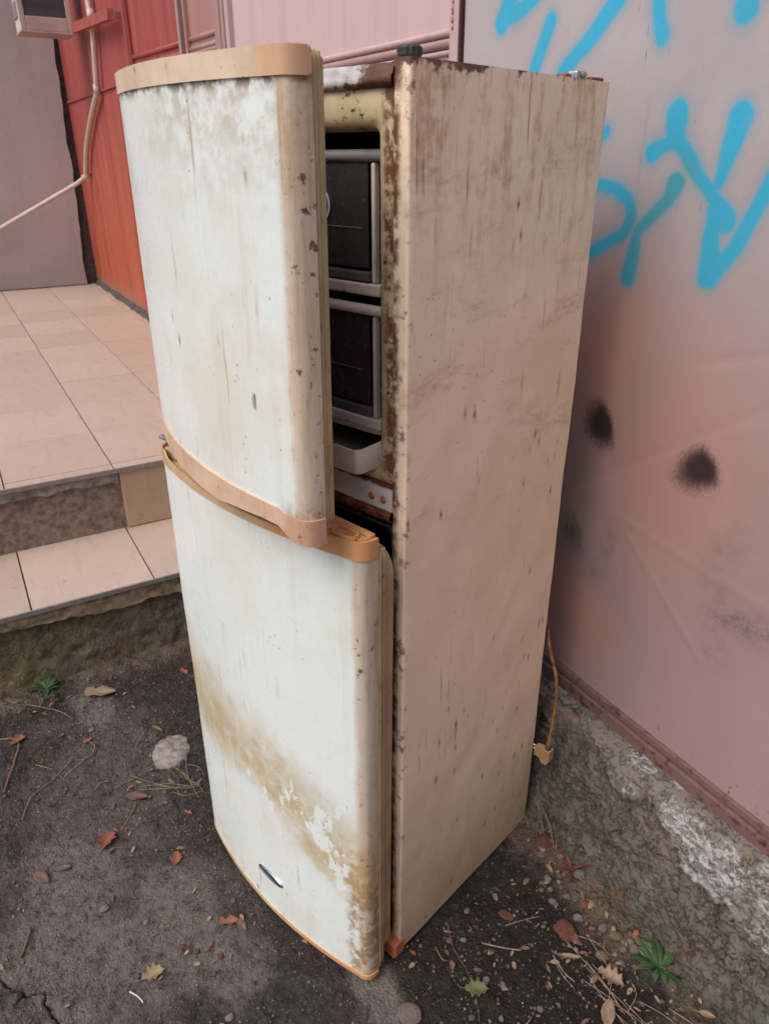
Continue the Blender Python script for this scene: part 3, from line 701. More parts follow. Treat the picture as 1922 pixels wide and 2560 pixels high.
t_ = box('riser_tile', (XN2 - .020 + 4.3, XN2 - .006 + 4.3, .249, .66, Z1 + .004, Z2 - .018), M_RTILE, ter, .002)
for k in range(-7, 3):
    y0 = -.160 + .407 * k
    tile(XN2 - .022, XN1 - .004, y0, min(y0 + .407, .655), Z1, st, OS, M_TILE)
box('nosing', (XN1 - .003 + 1.65, XN1 + .004 + 1.65, -5, .655, Z1 - .016, Z1 + .0018), M_NOSE, st, .001)
xs_ = np.linspace(-5, .66, 240)

# ------------------------------------------------------------------ concrete plinth under the metal wall
pl = thing('concrete_plinth', 'crumbling rough concrete plinth with flaking white paint under the graffiti wall', 'plinth', (0, .55, 0))
us = np.append(lin_cat((-1.44, -.25, .02), (-.25, .60, .005)), np.linspace(.60, 4.55, 50))
vsn = np.linspace(0, 1, 90)
U, Vv = np.meshgrid(us, vsn, indexing='ij')
py = np.interp(Vv, [0, .06, .30, .72, .86, .93, 1.0], [.500, .522, .550, .592, .620, .650, .700])
pz = np.interp(Vv, [0, .06, .30, .72, .86, .93, 1.0], [-.03, .0, .105, .262, .310, .328, .334])
jl = np.interp(U, [-.30, -.08, .06, .16, .24, .40, .60], [.95, .88, .74, .78, .66, .58, .50]) + (fbm(U * 20, U * 0 + 3, 5, 111, .6) - .5) * .22
layer = sstep(Vv - jl - (fbm(U * 40, Vv * 14, 3, 112) - .5) * .05, 0, .016)
d = (fbm(U * 9, Vv * 4, 5, 113) - .5) * .028 + (fbm(U * 30, Vv * 12, 5, 114, .65) - .5) * .030 + (fbm(U * 85, Vv * 34, 3, 115) - .5) * .022
rg_ = .45 + .75 * sstep(fbm(U * 5, Vv * 2.5, 3, 121), .40, .60)
d = d * rg_ * (1 - .40 * layer) + layer * .024
nrm = sstep(Vv, 1.0, .965)
white = layer * sstep(fbm(U * 14, Vv * 7, 5, 117) + .12 * sstep(U, .14, .34) - .14 * sstep(U, .10, .0), .52, .62)
base = sstep(Vv, .22, .02)
V = np.stack([U, py - .55 - d * .9 * nrm, pz + d * .25 * nrm], -1).reshape(-1, 3)
obj('concrete_face', V, gridf(len(us), len(vsn)), M_PLINTH, pl, True, dict(layer=layer, white=white, base=base))
box('concrete_core', (-1.43, 4.55, .06, .16, -.04, .318), M_GROUT, pl, 0)

# ------------------------------------------------------------------ unseen ochre block, added to bounce warm light onto the fridge side
M_OCHRE = mk_ext('ochre_render', (.60, .37, .20))
bw = thing('bounce_building', 'unseen ochre rendered block added out of view to bounce warm light', 'bounce_building', (4.6, -1, 0))
box('wall', (0, .25, -1.6, 1.68, -.05, 3.0), M_OCHRE, bw, .004)
box('roof_edge', (-.35, .30, -1.7, 1.72, 3.005, 3.12), mk_ext('roof_edge', (.20, .10, .07)), bw, .01)
box('plinth_band', (-.03, -.002, -1.6, 1.60, -.05, .35), M_BAND, bw, .004)

# ================================================================== FRIDGE
FR = R(16.841)
fr = thing('fridge_freezer', 'tall dirty white fridge freezer with rust streaks and both doors ajar', 'refrigerator', (0, 0, 0), FR)
D_, H_, W_ = .517, 1.78, .60
def path_sheet(name, path, zs, mat, par, seed, amp=.0012, smooth=True, off=(0, 0, 0)):
    P2 = np.array(path, float); n = len(P2); tg = np.gradient(P2, axis=0); nn = np.stack([tg[:, 1], -tg[:, 0]], 1); nn /= np.linalg.norm(nn, axis=1)[:, None] + 1e-9
    cum = np.concatenate([[0], np.cumsum(np.linalg.norm(np.diff(P2, axis=0), axis=1))])
    A, Zg = np.meshgrid(cum, zs, indexing='ij')
    dd = (fbm(A * 4 + seed, Zg * 4, 3, seed) - .5) * amp * 2 + (fbm(A * 16, Zg * 12, 3, seed + 3) - .5) * amp
    V = np.stack([P2[:, 0][:, None] + nn[:, 0][:, None] * dd, P2[:, 1][:, None] + nn[:, 1][:, None] * dd, Zg], -1).reshape(-1, 3)
    return obj(name, V, gridf(n, len(zs)), mat, par, smooth)
def arc(cx, cy, r, a0, a1, n=6): return [(cx + r * math.cos(R(a0 + (a1 - a0) * k / n)), cy + r * math.sin(R(a0 + (a1 - a0) * k / n))) for k in range(n + 1)]
zs = np.linspace(.004, H_, 160)
pr_ = [(-.029, .012), (-.029, .002), (-.026, 0)] + [(x, 0) for x in np.linspace(-.022, -.004, 5)] + arc(-.0035, .0035, .0035, -90, 0, 4) + [(0, y) for y in np.linspace(.012, D_, 48)]
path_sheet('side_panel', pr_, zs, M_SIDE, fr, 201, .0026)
pr_ = [(-W_ - (x), y) for x, y in pr_][::-1]
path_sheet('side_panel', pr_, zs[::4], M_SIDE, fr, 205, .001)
box('back_panel', (-W_ + .002, -.002, D_ - .012, D_ - .003, .006, H_ - .004), M_FOOT, fr, 0)
box('top_panel', (-W_ + .003, -.0025, .012, D_ - .013, H_ - .016, H_ - .003), M_CABTOP, fr, .001)
box('bottom_panel', (-W_ + .003, -.003, .02, D_ - .013, .012, .03), M_FOOT, fr, .001)
# upper rail above the freezer opening: rounded, rusted
prf = [(.030, H_ - .0035), (.010, H_ - .003), (.002, H_ - .004), (-.0025, H_ - .009), (-.003, 1.764), (-.0055, 1.761), (-.0065, 1.755), (-.004, 1.750), (.004, 1.748), (.03, 1.747)]
xs = np.linspace(-.572, -.0275, 90); A, B = np.meshgrid(xs, np.arange(len(prf)), indexing='ij'); pa = np.array(prf)
lump = (fbm(A * 40, B * .9, 4, 211) - .5) * .006 * sstep(A, -.3, -.06)
V = np.stack([A, pa[:, 0][None, :] - lump, pa[:, 1][None, :] + lump * .4], -1).reshape(-1, 3)
obj('top_rail', V, gridf(len(xs), len(prf)), M_RAIL, fr, True)
box('rail_end', (-.0325, -.0285, .0015, .03, 1.746, 1.7765), M_RAIL, fr, 0)
# moulded liner frame round the freezer opening
def ring(z0, z1, x0, x1, y, rad=.012, n=4):
    pts = []
    for cx, cz, a in ((x1 - rad, z1 - rad, 0), (x0 + rad, z1 - rad, 90), (x0 + rad, z0 + rad, 180), (x1 - rad, z0 + rad, 270)):
        for k in range(n + 1): t = R(a + 90 * k / n); pts.append((cx + rad * math.cos(t), y, cz + rad * math.sin(t)))
    return pts
def loft(name, rings, mat, par, smooth=True, close_last=False):
    V = [p for r_ in rings for p in r_]; n = len(rings[0]); Fc = []
    for i in range(len(rings) - 1):
        for k in range(n): Fc.append((i * n + k, i * n + (k + 1) % n, (i + 1) * n + (k + 1) % n, (i + 1) * n + k))
    if close_last: Fc.append(tuple((len(rings) - 1) * n + k for k in range(n)))
    return obj(name, V, Fc, mat, par, smooth)
loft('freezer_liner', [ring(1.178, 1.748, -.571, -.0285, .004, .004), ring(1.180, 1.746, -.569, -.0305, .003, .004), ring(1.186, 1.716, -.552, -.050, .004, .012), ring(1.192, 1.704, -.545, -.061, .009, .014), ring(1.196, 1.699, -.542, -.0655, .020, .014), ring(1.197, 1.698, -.541, -.067, .04, .014)], M_LINER, fr)
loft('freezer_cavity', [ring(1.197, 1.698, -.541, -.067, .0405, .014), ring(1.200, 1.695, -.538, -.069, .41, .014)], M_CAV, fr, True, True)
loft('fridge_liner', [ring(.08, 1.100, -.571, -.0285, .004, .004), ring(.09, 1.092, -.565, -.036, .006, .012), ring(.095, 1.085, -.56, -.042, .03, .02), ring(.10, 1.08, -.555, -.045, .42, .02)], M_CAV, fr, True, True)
box('crossbar', (-.570, -.0295, -.001, .02, 1.127, 1.1765), M_CROSS, fr, .0015)
xs = np.linspace(-.569, -.030, 110); prf = np.array([(.001, 1.1265), (-.004, 1.122), (-.003, 1.113), (.004, 1.106), (.012, 1.101)])
A, B = np.meshgrid(xs, np.arange(5), indexing='ij'); lump = (fbm(A * 70, B * 1.4, 4, 213) - .5) * .010
obj('rusted_lip', np.stack([A, prf[:, 0][None, :] - np.abs(lump), prf[:, 1][None, :] + lump * .4], -1).reshape(-1, 3), gridf(len(xs), 5), M_RUST, fr, False)
def dome(name, c, r, mat, par, axis='y', hgt=.35):
    bm = bmesh.new(); bmesh.ops.create_uvsphere(bm, u_segments=14, v_segments=8, radius=r)
    for v in bm.verts: v.co = Vector((v.co.x, v.co.z * hgt, v.co.y)) if axis == 'y' else Vector((v.co.z * hgt, v.co.x, v.co.y))
    o = from_bm(name, bm, mat, par, True); o.location = c; return o
dome('screw_cap', (-.0755, -.001, 1.147), .0072, M_ORANGE, fr); dome('screw_cap', (-.0485, -.001, 1.147), .0072, M_ORANGE, fr); dome('screw_cap', (-.0225, 0, 1.147), .0052, M_ORANGE, fr)
# rust blisters along the flange
# levelling foot (the cabinet stands on its head)
bm = bmesh.new(); n = 28; rings_ = []
for rr, zz in ((.010, 0), (.0148, .001), (.0152, .003), (.0156, .011), (.0148, .0135), (.012, .0145)):
    rings_.append([bm.verts.new(((rr + (.0012 if (k % 2 and (.002 < zz < .012)) else 0)) * math.cos(2 * math.pi * k / n), (rr + (.0012 if (k % 2 and (.002 < zz < .012)) else 0)) * math.sin(2 * math.pi * k / n), zz)) for k in range(n)])
for a, b in zip(rings_, rings_[1:]):
    for k in range(n): bm.faces.new((a[k], a[(k + 1) % n], b[(k + 1) % n], b[k]))
bm.faces.new(rings_[-1])
o = from_bm('levelling_foot', bm, M_FOOT, fr); o.location = (-.024, .026, H_ + .001)
tube('foot_stud', [(-.024, .026, H_ - .01), (-.024, .026, H_ + .006)], .008, M_RUST, fr, 10)
for y0, y1, hh in ((.385, .405, .006), (.42, .455, .012), (.47, .512, .006)):
    box('top_bracket', (-.026, -.006, y0, y1, H_ - .003, H_ + hh), M_RUST if hh < .01 else M_STEEL, fr, .003)
tube('top_bracket', [(-.07, .438, H_ + .004), (-.004, .438, H_ + .006)], .006, M_STEEL, fr, 10)
# orange bottom trim
prism('bottom_trim', [(-.575, -.006), (-.2, -.018), (-.004, -.022), (.003, -.016), (.003, .010), (-.575, .010)], -.004, .040, M_ORANGE, fr, .003)
for x0 in (-.52, -.10):
    box('base_runner', (x0, x0 + .05, .06, D_ - .04, -.012, .012), M_FOOT, fr, .003)

# doors -----------------------------------------------------------------
def outline(w, t0=.062, b=.043, rc=.012, infl=0.0, nb=44, tback=.032):
    tf = lambda s: t0 + b * (1 - ((s - w / 2) / (w / 2)) ** 2) + infl
    pts = [(-infl, -tback), (-infl, -(t0 - .012)), (.002 - infl * .5, -(t0 - .004 + infl * .5)), (.008, -tf(.010) + .001)]
    pts += [(s, -tf(s)) for s in np.linspace(.016, w - rc - .012, nb)]
    s0 = w - rc - .012; t_s = tf(s0)
    # rounded free corner
    c0 = np.array((s0, -t_s)); c1 = np.array((w + infl, -tf(w) * .98 + .006)); c2 = np.array((w + infl, -.040))
    ctl = np.array((w + infl, -tf(w - .02)))
    for k in range(1, 13):
        t = k / 12; p = (1 - t) ** 2 * c0 + 2 * (1 - t) * t * ctl + t * t * c2; pts.append(tuple(p))
    pts.append((w + infl, -tback)); return pts
def make_door(w, z0, z1, hx, hy, al, be, mat, name, label, seed):
    d_ = bpy.data.objects.new(name, None); COL.objects.link(d_); d_.parent = fr; d_.location = (hx, hy, z0); d_.rotation_euler = (0, R(be), -R(al)); d_.empty_display_size = .05
    return d_
# upper door
UW, UH = .580, .624
ud = make_door(UW, 1.165, 1.789, -.580, -.020, 10.7, 1.0, None, 'freezer_door', None, 0)
ud['label'] = 'upper freezer door swung ajar, brown grime along its free edge'
path_sheet('door_skin', outline(UW), np.linspace(.022, UH - .027, 110), M_DOOR_U, ud, 221, .0010)
prism('top_cap', outline(UW, infl=.0028, tback=.034) , UH - .030, UH, M_CAP, ud, .003, smooth=False)
box('door_back', (.004, UW - .004, -.040, -.030, .02, UH - .02), M_INNER, ud, 0)
def strip(name, w, zb, zt, mat, par, infl=.003, th=.005, tback=.034, i0=0):
    o_ = outline(w, infl=infl, tback=tback)[i0:]; c = np.array((w / 2, -.03)); V = []
    for p in o_:
        p = np.array(p); inn = p + (c - p) / np.linalg.norm(c - p) * th
        b_, t_ = zb(p[0]), zt(p[0])
        for q, z in ((p, b_), (p, b_ * .5 + t_ * .5), (p, t_), (inn, t_), (inn, b_)): V.append((q[0], q[1], z))
    n = len(o_); Fc = []
    for i in range(n - 1):
        for k in range(5): Fc.append((i * 5 + k, (i + 1) * 5 + k, (i + 1) * 5 + (k + 1) % 5, i * 5 + (k + 1) % 5))
    Fc.append((0, 1, 2, 3, 4)); Fc.append(tuple((n - 1) * 5 + k for k in (4, 3, 2, 1, 0)))
    o = obj(name, V, Fc, mat, par, False); return o
ubz = lambda s: float(np.interp(s, [0, .05, .12, .25, .36, .40, .48, .525, .538, .55, .6], [.004, .002, -.006, -.010, -.010, -.003, .004, .004, -.010, -.015, -.015]))
utz = lambda s: float(np.interp(s, [0, .52, .532, .6], [.034, .034, .029, .028]))
strip('handle_cap', UW, ubz, utz, M_CAP3, ud, .0032, .006)
prism('handle_cap_floor', [(p[0], p[1] * .94 - .001) for p in outline(UW, tback=.034)], .016, .022, M_CAP3, ud)
for xx, rr in ((UW - .015, .0065), (UW - .007, .0045)):
    yy = -.019 if xx < UW - .010 else -.028
    tube('gasket', [(xx, yy + .0004 * math.sin(k * 1.7), z) for k, z in enumerate(np.linspace(.012, UH - .004, 40))], rr, M_GASKET, ud, 8)
box('gasket', (UW - .030, UW - .012, -.030, -.008, .014, UH - .008), M_GASKET, ud, .004)
box('gasket', (.02, UW - .031, -.030, -.010, .012, .030), M_GASKET, ud, .004)
box('gasket', (.02, UW - .031, -.030, -.010, UH - .030, UH - .010), M_GASKET, ud, .004)
prism('inner_moulding', [(.05, .05), (UW - .05, .05), (UW - .05, UH - .05), (.05, UH - .05)], -.030, -.002, M_INNER, ud, .006, 'y')
box('side_strip', (UW - .008, UW - .004, -.034, -.026, .024, UH - .006), M_CAP2, ud, .001)
fk = [(0, 0, 0), (.006, -.002, .001), (.012, -.001, -.002), (.002, -.004, -.010), (.008, -.008, -.011), (.013, -.005, -.012), (.004, -.003, -.020), (.009, -.007, -.022), (.013, -.004, -.021), (.005, -.001, -.030), (.008, -.003, -.031), (.010, -.002, -.030)]
tfu = lambda s: .062 + .043 * (1 - ((s - UW / 2) / (UW / 2)) ** 2)
obj('torn_flake', [(.478 + x * .42, -tfu(.478 + x * .42) - .0006 + y * .5, .205 + z * .8) for x, y, z in fk], gridf(4, 3), simple('grey_flake', (.33, .34, .35), .5), ud, True)
# lower door
LW, LH = .608, 1.112
ld = make_door(LW, .018, 1.13, -.605, -.028, 1.3, .4, None, 'fridge_door', None, 0)
ld['label'] = 'lower fridge door with a slanting yellow-brown tide stain and oval badge'
path_sheet('door_skin', outline(LW), np.linspace(.010, LH - .030, 190), M_DOOR_L, ld, 231, .0010)
box('door_back', (.004, LW - .004, -.040, -.030, .012, LH - .036), M_INNER, ld, 0)
prism('bottom_cap', outline(LW, infl=.0022, tback=.034), 0, .012, M_ORANGE if False else M_CAP2, ld, .002)
# top handle moulding: lip, recessed channel, end blocks
lbz = lambda s: LH - .034
ltz = lambda s: float(np.interp(s, [0, .03, .045, .20, .44, .522, .545, .6], [LH, LH, LH - .014, LH - .018, LH - .019, LH - .018, LH, LH]))
strip('handle_lip', LW, lbz, ltz, M_CAP2, ld, .0028, .006)
prism('handle_floor', [(p[0], p[1] * .95 - .001) for p in outline(LW, tback=.034)], LH - .032, LH - .026, M_CAP2, ld)
box('handle_back', (.003, LW - .004, -.046, -.034, LH - .026, LH + .006), M_CAP2, ld, .002)
bo = [p for p in outline(LW, tback=.047) if p[0] > LW - .080]
bo = [(LW - .080, -.047)] + [(min(p[0], LW - .006), min(p[1] + .006, -.0475)) for p in bo[:-2]] + [(LW - .006, -.047)]
prism('handle_block', bo, LH - .026, LH + .001, M_CAP2, ld, 0)
def stadium(cx, cy, L_, r_, n=8): return [(cx + L_ / 2 + r_ * math.cos(R(a)), cy + r_ * math.sin(R(a))) for a in np.linspace(-90, 90, n)] + [(cx - L_ / 2 + r_ * math.cos(R(a)), cy + r_ * math.sin(R(a))) for a in np.linspace(90, 270, n)]
so = stadium(LW - .044, -.0625, .030, .0120); si = stadium(LW - .044, -.0625, .030, .0090)
V = [(x, y, z) for pts_, z in ((so, LH + .001), (so, LH + .007), (si, LH + .007), (si, LH + .0012)) for x, y in pts_]; n = len(so)
Fc = [(i * n + k, i * n + (k + 1) % n, (i + 1) * n + (k + 1) % n, (i + 1) * n + k) for i in range(3) for k in range(n)]
obj('slot_rim', V, Fc, M_CAP2, ld)
prism('slot_latch', stadium(LW - .034, -.0625, .010, .005), LH + .001, LH + .004, M_ORANGE, ld, .001)
box('handle_block', (.006, .05, -.060, -.047, LH - .026, LH - .004), M_CAP2, ld, .004)
for xx, yy, rr in ((LW - .010, -.016, .0075), (LW - .004, -.027, .0050)):
    tube('gasket', [(xx, yy, z) for z in np.linspace(.014, LH - .030, 50)], rr, M_GASKET, ld, 8)
rl = ring(.02, LH - .045, .02, LW - .012, 0, .045, 6)
loft('inner_moulding', [[(x, y - .026, z) for x, y, z in rl], [(x, y + .016, z) for x, y, z in rl], [(.3 + (x - .3) * .975, .024, .5 + (z - .5) * .988) for x, y, z in rl]], M_INNER, ld, False, True)
box('side_strip', (LW - .004, LW - .0005, -.036, -.024, .012, LH - .036), M_INNER, ld, .001)
# oval badge
bs_, bz_ = .322, .125
tfl = lambda s: .062 + .043 * (1 - ((s - LW / 2) / (LW / 2)) ** 2)
def oval(a, b, infl, lift):
    return [(bs_ + a * math.cos(t), -tfl(bs_ + a * math.cos(t)) - lift, bz_ + b * math.sin(t)) for t in np.linspace(0, 2 * math.pi, 33)[:-1]]
loft('badge', [oval(.044, .0125, 0, -.002), oval(.044, .0125, 0, .003), oval(.0415, .0105, 0, .0045), oval(.039, .0090, 0, .0030)], M_CHROME, ld, True)
loft('badge_face', [oval(.0392, .0092, 0, .0005), oval(.0390, .0090, 0, .0028)], M_BADGE, ld, False, True)
# middle hinge on the left
box('hinge', (-.612, -.560, -.085, -.004, 1.138, 1.146), M_STEEL, fr, .002)
tube('hinge_pin', [(-.592, -.062, 1.128), (-.592, -.062, 1.172)], .006, M_STEEL, fr, 10)
box('hinge', (-.575, -.53, -.012, .01, 1.775, 1.792), M_WHITE, fr, .003)
tube('hinge_pin', [(-.588, -.040, 1.786), (-.588, -.040, 1.800)], .006, M_WHITE, fr, 10)
# power cord and plug
cd = [(-.05, D_ + .010, .95), (-.035, D_ + .018, .75), (-.010, D_ + .022, .635), (.006, D_ + .020, .575), (.034, D_ + .016, .505), (.044, D_ + .012, .45), (.045, D_ + .006, .372), (.044, D_ + .002, .312)]
tube('power_cord', smooth_pts(cd, 5), .0042, M_CORD, fr, 8)
tube('cord_grip', [(.0445, D_ + .002, .330), (.044, D_ + .002, .308), (.0435, D_ + .002, .284)], [.0048, .0060, .0080], M_CORD, fr, 10)
pg = prism('power_plug', [(-.034, .262), (-.034, .288), (-.016, .288), (-.012, .294), (.010, .294), (.011, .262), (.003, .248), (-.012, .248), (-.016, .262)], -.011, .011, M_PLUG, fr, .0012, 'y')
pg.location = (.044, D_ + .002, -.008)
for zz in (.272, .283): tube('pin', [(-.054, .001, zz), (-.033, .001, zz)], .0022, M_CHROME, pg, 8)

# ------------------------------------------------------------------ drawers and tray inside
def drawer(z0, z1, label, sticker=False, xr=-.094, yf=.030, barm=None):
    d_ = thing('freezer_drawer', label, 'basket', Matrix.Rotation(FR, 3, 'Z') @ Vector((-.30, yf, z0)), FR)
    hh = z1 - z0; x0, x1 = -.235, xr + .30
    box('front_panel', (x0 + .004, x1 - .017, .004, .007, .030, hh - .012), M_SMOKE, d_, .0008)
    tube('top_bar', [(x0, .006, hh - .003), (x1 + .016, .006, hh - .003)], .0085, barm, d_, 14)
    box('bottom_bar', (x0, x1 - .013, -.001, .012, .010, .025), M_SMOKEB, d_, .003)
    box('base_rail', (x0, x1 + .012, -.003, .02, -.010, .008), M_DRAWW, d_, .003)
    for xx in (x0, x1 - .016): box('corner_post', (xx + .008, xx + .0155, .001, .014, .009, hh - .012), M_DRAWW, d_, .003)
    for k in range(1, 4): box('side_slat', (x1 - .004, x1 - .001, .016, .26, hh * k / 3.4 - .003, hh * k / 3.4 + .002), M_DRAWW, d_, .001)
    box('side_wall', (x1 - .009, x1 - .006, .016, .26, .0, hh - .004), M_SMOKE, d_, .0008)
    box('floor', (x0, x1 - .010, .014, .26, .010, .014), M_CAV, d_, 0)
    if sticker:
        prism('sticker', [(x1 - .112 + .014 * math.cos(t), hh * .62 + .021 * math.sin(t)) for t in np.linspace(0, 6.283, 25)[:-1]], .0015, .0028, M_WHITE, d_, 0, 'y')
        prism('sticker_print', [(x1 - .112 + .011 * math.cos(t), hh * .62 + .017 * math.sin(t)) for t in np.linspace(0, 6.283, 25)[:-1]], .0009, .0014, M_BLUE, d_, 0, 'y')
    box('level_line', (x0 + .02, x1 - .03, .0026, .0036, hh * .46, hh * .46 + .0012), M_DRAWG, d_, 0)
    return d_
drawer(1.480, 1.670, 'upper smoky plastic freezer drawer with grey top bar and blue oval sticker', True, barm=M_DRAWG)
drawer(1.262, 1.450, 'lower smoky plastic freezer drawer with pale top bar above the tray', barm=M_DRAWW)
tr = thing('freezer_tray', 'shallow pale plastic tray jutting out under the freezer drawers', 'tray', Matrix.Rotation(FR, 3, 'Z') @ Vector((-.3, .05, 1.192)), FR)
tr.rotation_euler = (R(2.5), R(-1.0), FR)
def tray_ring(z, ins, yf): return [(x, y, z) for x, y, _ in [(p[0], p[2], 0) for p in ring(yf + ins, .24 - ins, -.235 + ins, .232 - ins, 0, .012)]]
loft('tub', [tray_ring(.045, .004, -.088)[::-1], tray_ring(.006, .010, -.088)[::-1]], M_TRAY, tr, True, True)
loft('tub_wall', [tray_ring(0, .008, -.088), tray_ring(.046, 0, -.088), tray_ring(.046, .004, -.088)], M_TRAY, tr, True)
loft('rim', [tray_ring(.047, .016, -.030), tray_ring(.060, .012, -.030), tray_ring(.062, .020, -.030), tray_ring(.050, .028, -.030)], M_TRAY, tr, False)

# ================================================================== LITTER
def simple_leafmat(name, a, b, rough=.6):
    m = Mat(name); n = m.noise(40, 4, .6); n2 = m.noise(120, 3, .6)
    return m.out(m.mix(m.ramp(n, .3, .7), a, b), rough, n2, .4, .001, spec=.3)
LM = dict(orange=simple_leafmat('orange_leaf', (.27, .105, .055), (.17, .065, .04)), brown=simple_leafmat('brown_leaf', (.17, .10, .075), (.10, .062, .048)), yellow=simple_leafmat('yellow_leaf', (.30, .215, .11), (.21, .14, .075)),
          tan=simple_leafmat('tan_leaf', (.29, .20, .135), (.20, .135, .09)), green=simple_leafmat('olive_leaf', (.14, .145, .06), (.09, .095, .04)), red=simple_leafmat('dark_red_leaf', (.15, .045, .030), (.09, .03, .022)))
LSHAPE = {'oval': [(0, 0), (.18, .14), (.4, .22), (.62, .20), (.84, .10), (1, 0)], 'lobed': [(0, 0), (.08, .16), (.22, .12), (.30, .38), (.44, .20), (.56, .44), (.68, .22), (.82, .28), (.88, .1), (1, 0)], 'shard': [(0, .0), (.1, .2), (.35, .12), (.55, .26), (.9, .10), (1, 0)], 'long': [(0, 0), (.2, .09), (.5, .12), (.8, .07), (1, 0)]}
def leaf(x, y, size, rz, kind, shape, label, curl=.25, lift=.003, tilt=(0, 0), stem=.25):
    r_ = random.Random(int(abs(x * 1e4) + abs(y * 1e3)))
    half = LSHAPE[shape]; n = 10; V = []; rows = len(half)
    for (u, w) in half:
        for k in (-1, -.5, 0, .5, 1):
            ww = w * (1 + r_.uniform(-.18, .18)) if abs(k) == 1 else w
            px, py_ = (u - .5), k * ww
            z = curl * (abs(k) ** 2 * w * 1.3 + .55 * (u - .5) ** 2) + r_.uniform(-.012, .012)
            V.append((px * size, py_ * size, z * size))
    Fc = gridf(rows, 5)
    par = thing('fallen_leaf', label, 'leaf', (x, y, gz(x, y) + lift), rz)
    par.rotation_euler = (tilt[0], tilt[1], rz)
    o = obj('blade', V, Fc, LM[kind], par, True)
    md = o.modifiers.new('thick', 'SOLIDIFY'); md.thickness = .0006
    if stem: tube('stalk', [(-.5 * size, 0, 0.0005), (-.5 * size - stem * size * .5, .02 * size, .004 * size), (-.5 * size - stem * size, .08 * size, .02 * size)], [.0011, .0009, .0007], LM[kind], par, 5)
    return par
leaf(-.662, -.526, .062, 2.4, 'orange', 'lobed', 'crumpled orange fallen leaf lying on bare dirt, largest of the orange ones', .55, .004)
leaf(-.774, -.423, .070, 1.0, 'brown', 'oval', 'grey-brown oval fallen leaf beside the dry straw tangle', .3)
leaf(-1.271, -.141, .045, .3, 'orange', 'shard', 'small orange leaf scrap by the step behind the fridge door', .4, stem=0)
leaf(-1.082, -.504, .035, 1.9, 'orange', 'oval', 'tiny rust-red leaf scrap near the large curled brown leaf', .4, stem=0)
leaf(-1.193, -.695, .052, 2.0, 'orange', 'lobed', 'dried reddish leaf among thin roots near the step', .5)
leaf(-.646, -.310, .026, .7, 'orange', 'shard', 'tiny orange leaf scrap beside the foot of the fridge door', .4, stem=0)
leaf(-.513, -.381, .042, -.4, 'orange', 'lobed', 'small torn orange-brown leaf in front of the fridge', .4)
leaf(-.272, -.319, .048, 1.2, 'orange', 'shard', 'folded orange leaf touching a grey-brown leaf', .6, stem=0)
leaf(-.247, -.297, .038, .2, 'brown', 'shard', 'grey-brown leaf scrap against the folded orange leaf', .3, stem=0)
leaf(-1.016, -.300, .050, .5, 'green', 'long', 'olive green narrow leaf beside the round concrete lump', .5, stem=0)
leaf(-.236, -.511, .052, 1.5, 'yellow', 'lobed', 'yellow crumpled leaf on the dusty ground beside a blue-grey pebble', .5)
leaf(-.638, -.698, .062, .5, 'brown', 'oval', 'flat dark brown leaf pressed into the dusty dirt', .15)
leaf(-.639, -.645, .045, 1.3, 'brown', 'oval', 'smaller brown leaf overlapping the flat dark brown leaf', .25)
leaf(-1.286, -.426, .105, 1.25, 'tan', 'shard', 'large curled brown leaf lying on the pale dusty patch by the step', .35, .012, (.1, .1), 0)
leaf(.158, .103, .055, 1.0, 'green', 'lobed', 'pale olive leaf stuck to a long dark stem', .25)
leaf(.207, .336, .050, .9, 'tan', 'long', 'narrow tan leaf below the red stone slab', .45)
leaf(.287, .382, .060, .4, 'tan', 'lobed', 'curled tan leaf beside the green weed', .5, .006)
leaf(.339, .323, .070, 2.2, 'tan', 'oval', 'broad beige leaf among dry straw', .35, .004)
leaf(.451, .500, .035, .7, 'yellow', 'oval', 'yellowish round leaf at the foot of the plinth', .3)
leaf(.480, .470, .065, .2, 'brown', 'oval', 'brown leaf beside the yellowish leaf at the plinth', .3)
leaf(.014, .026, .018, .4, 'orange', 'shard', 'bright orange leaf scrap in front of the fridge corner', .3, stem=0)

def rockmesh(name, seed, sub=2, flat=.6, jag=.25):
    r_ = random.Random(seed); bm = bmesh.new(); bmesh.ops.create_icosphere(bm, subdivisions=sub, radius=1.0)
    ph = [Vector((r_.uniform(-1, 1), r_.uniform(-1, 1), r_.uniform(-1, 1))).normalized() for _ in range(7)]; cut = [r_.uniform(.55, .95) for _ in ph]
    for v in bm.verts:
        c = v.co.copy(); k = 1.0
        for p_, t in zip(ph, cut):
            d = c.dot(p_)
            if d > t: k = min(k, t / d * .5 + .5 * t / d)
        v.co = c * k * (1 + r_.uniform(-jag, jag) * .25); v.co.z *= flat
    me = bpy.data.meshes.new(name); bm.to_mesh(me); bm.free(); me.polygons.foreach_set('use_smooth', np.ones(len(me.polygons), bool)); return me
def stonemat(name, c):
    m = Mat(name); n = m.noise(3, 5, .65); n2 = m.noise(11, 4, .7)
    return m.out(m.mix(m.ramp(n, .3, .7), c, tuple(k * .65 for k in c)), .85, n2, .8, .08)
SM = dict(grey=stonemat('grey_stone', (.27, .24, .23)), pale=stonemat('pale_stone', (.48, .42, .38)), tan=stonemat('tan_stone', (.44, .31, .21)), red=stonemat('brick_red', (.36, .13, .08)), slate=stonemat('slate_stone', (.20, .235, .25)), pink=stonemat('pinkish_stone', (.44, .34, .31)))
rock_me = {}
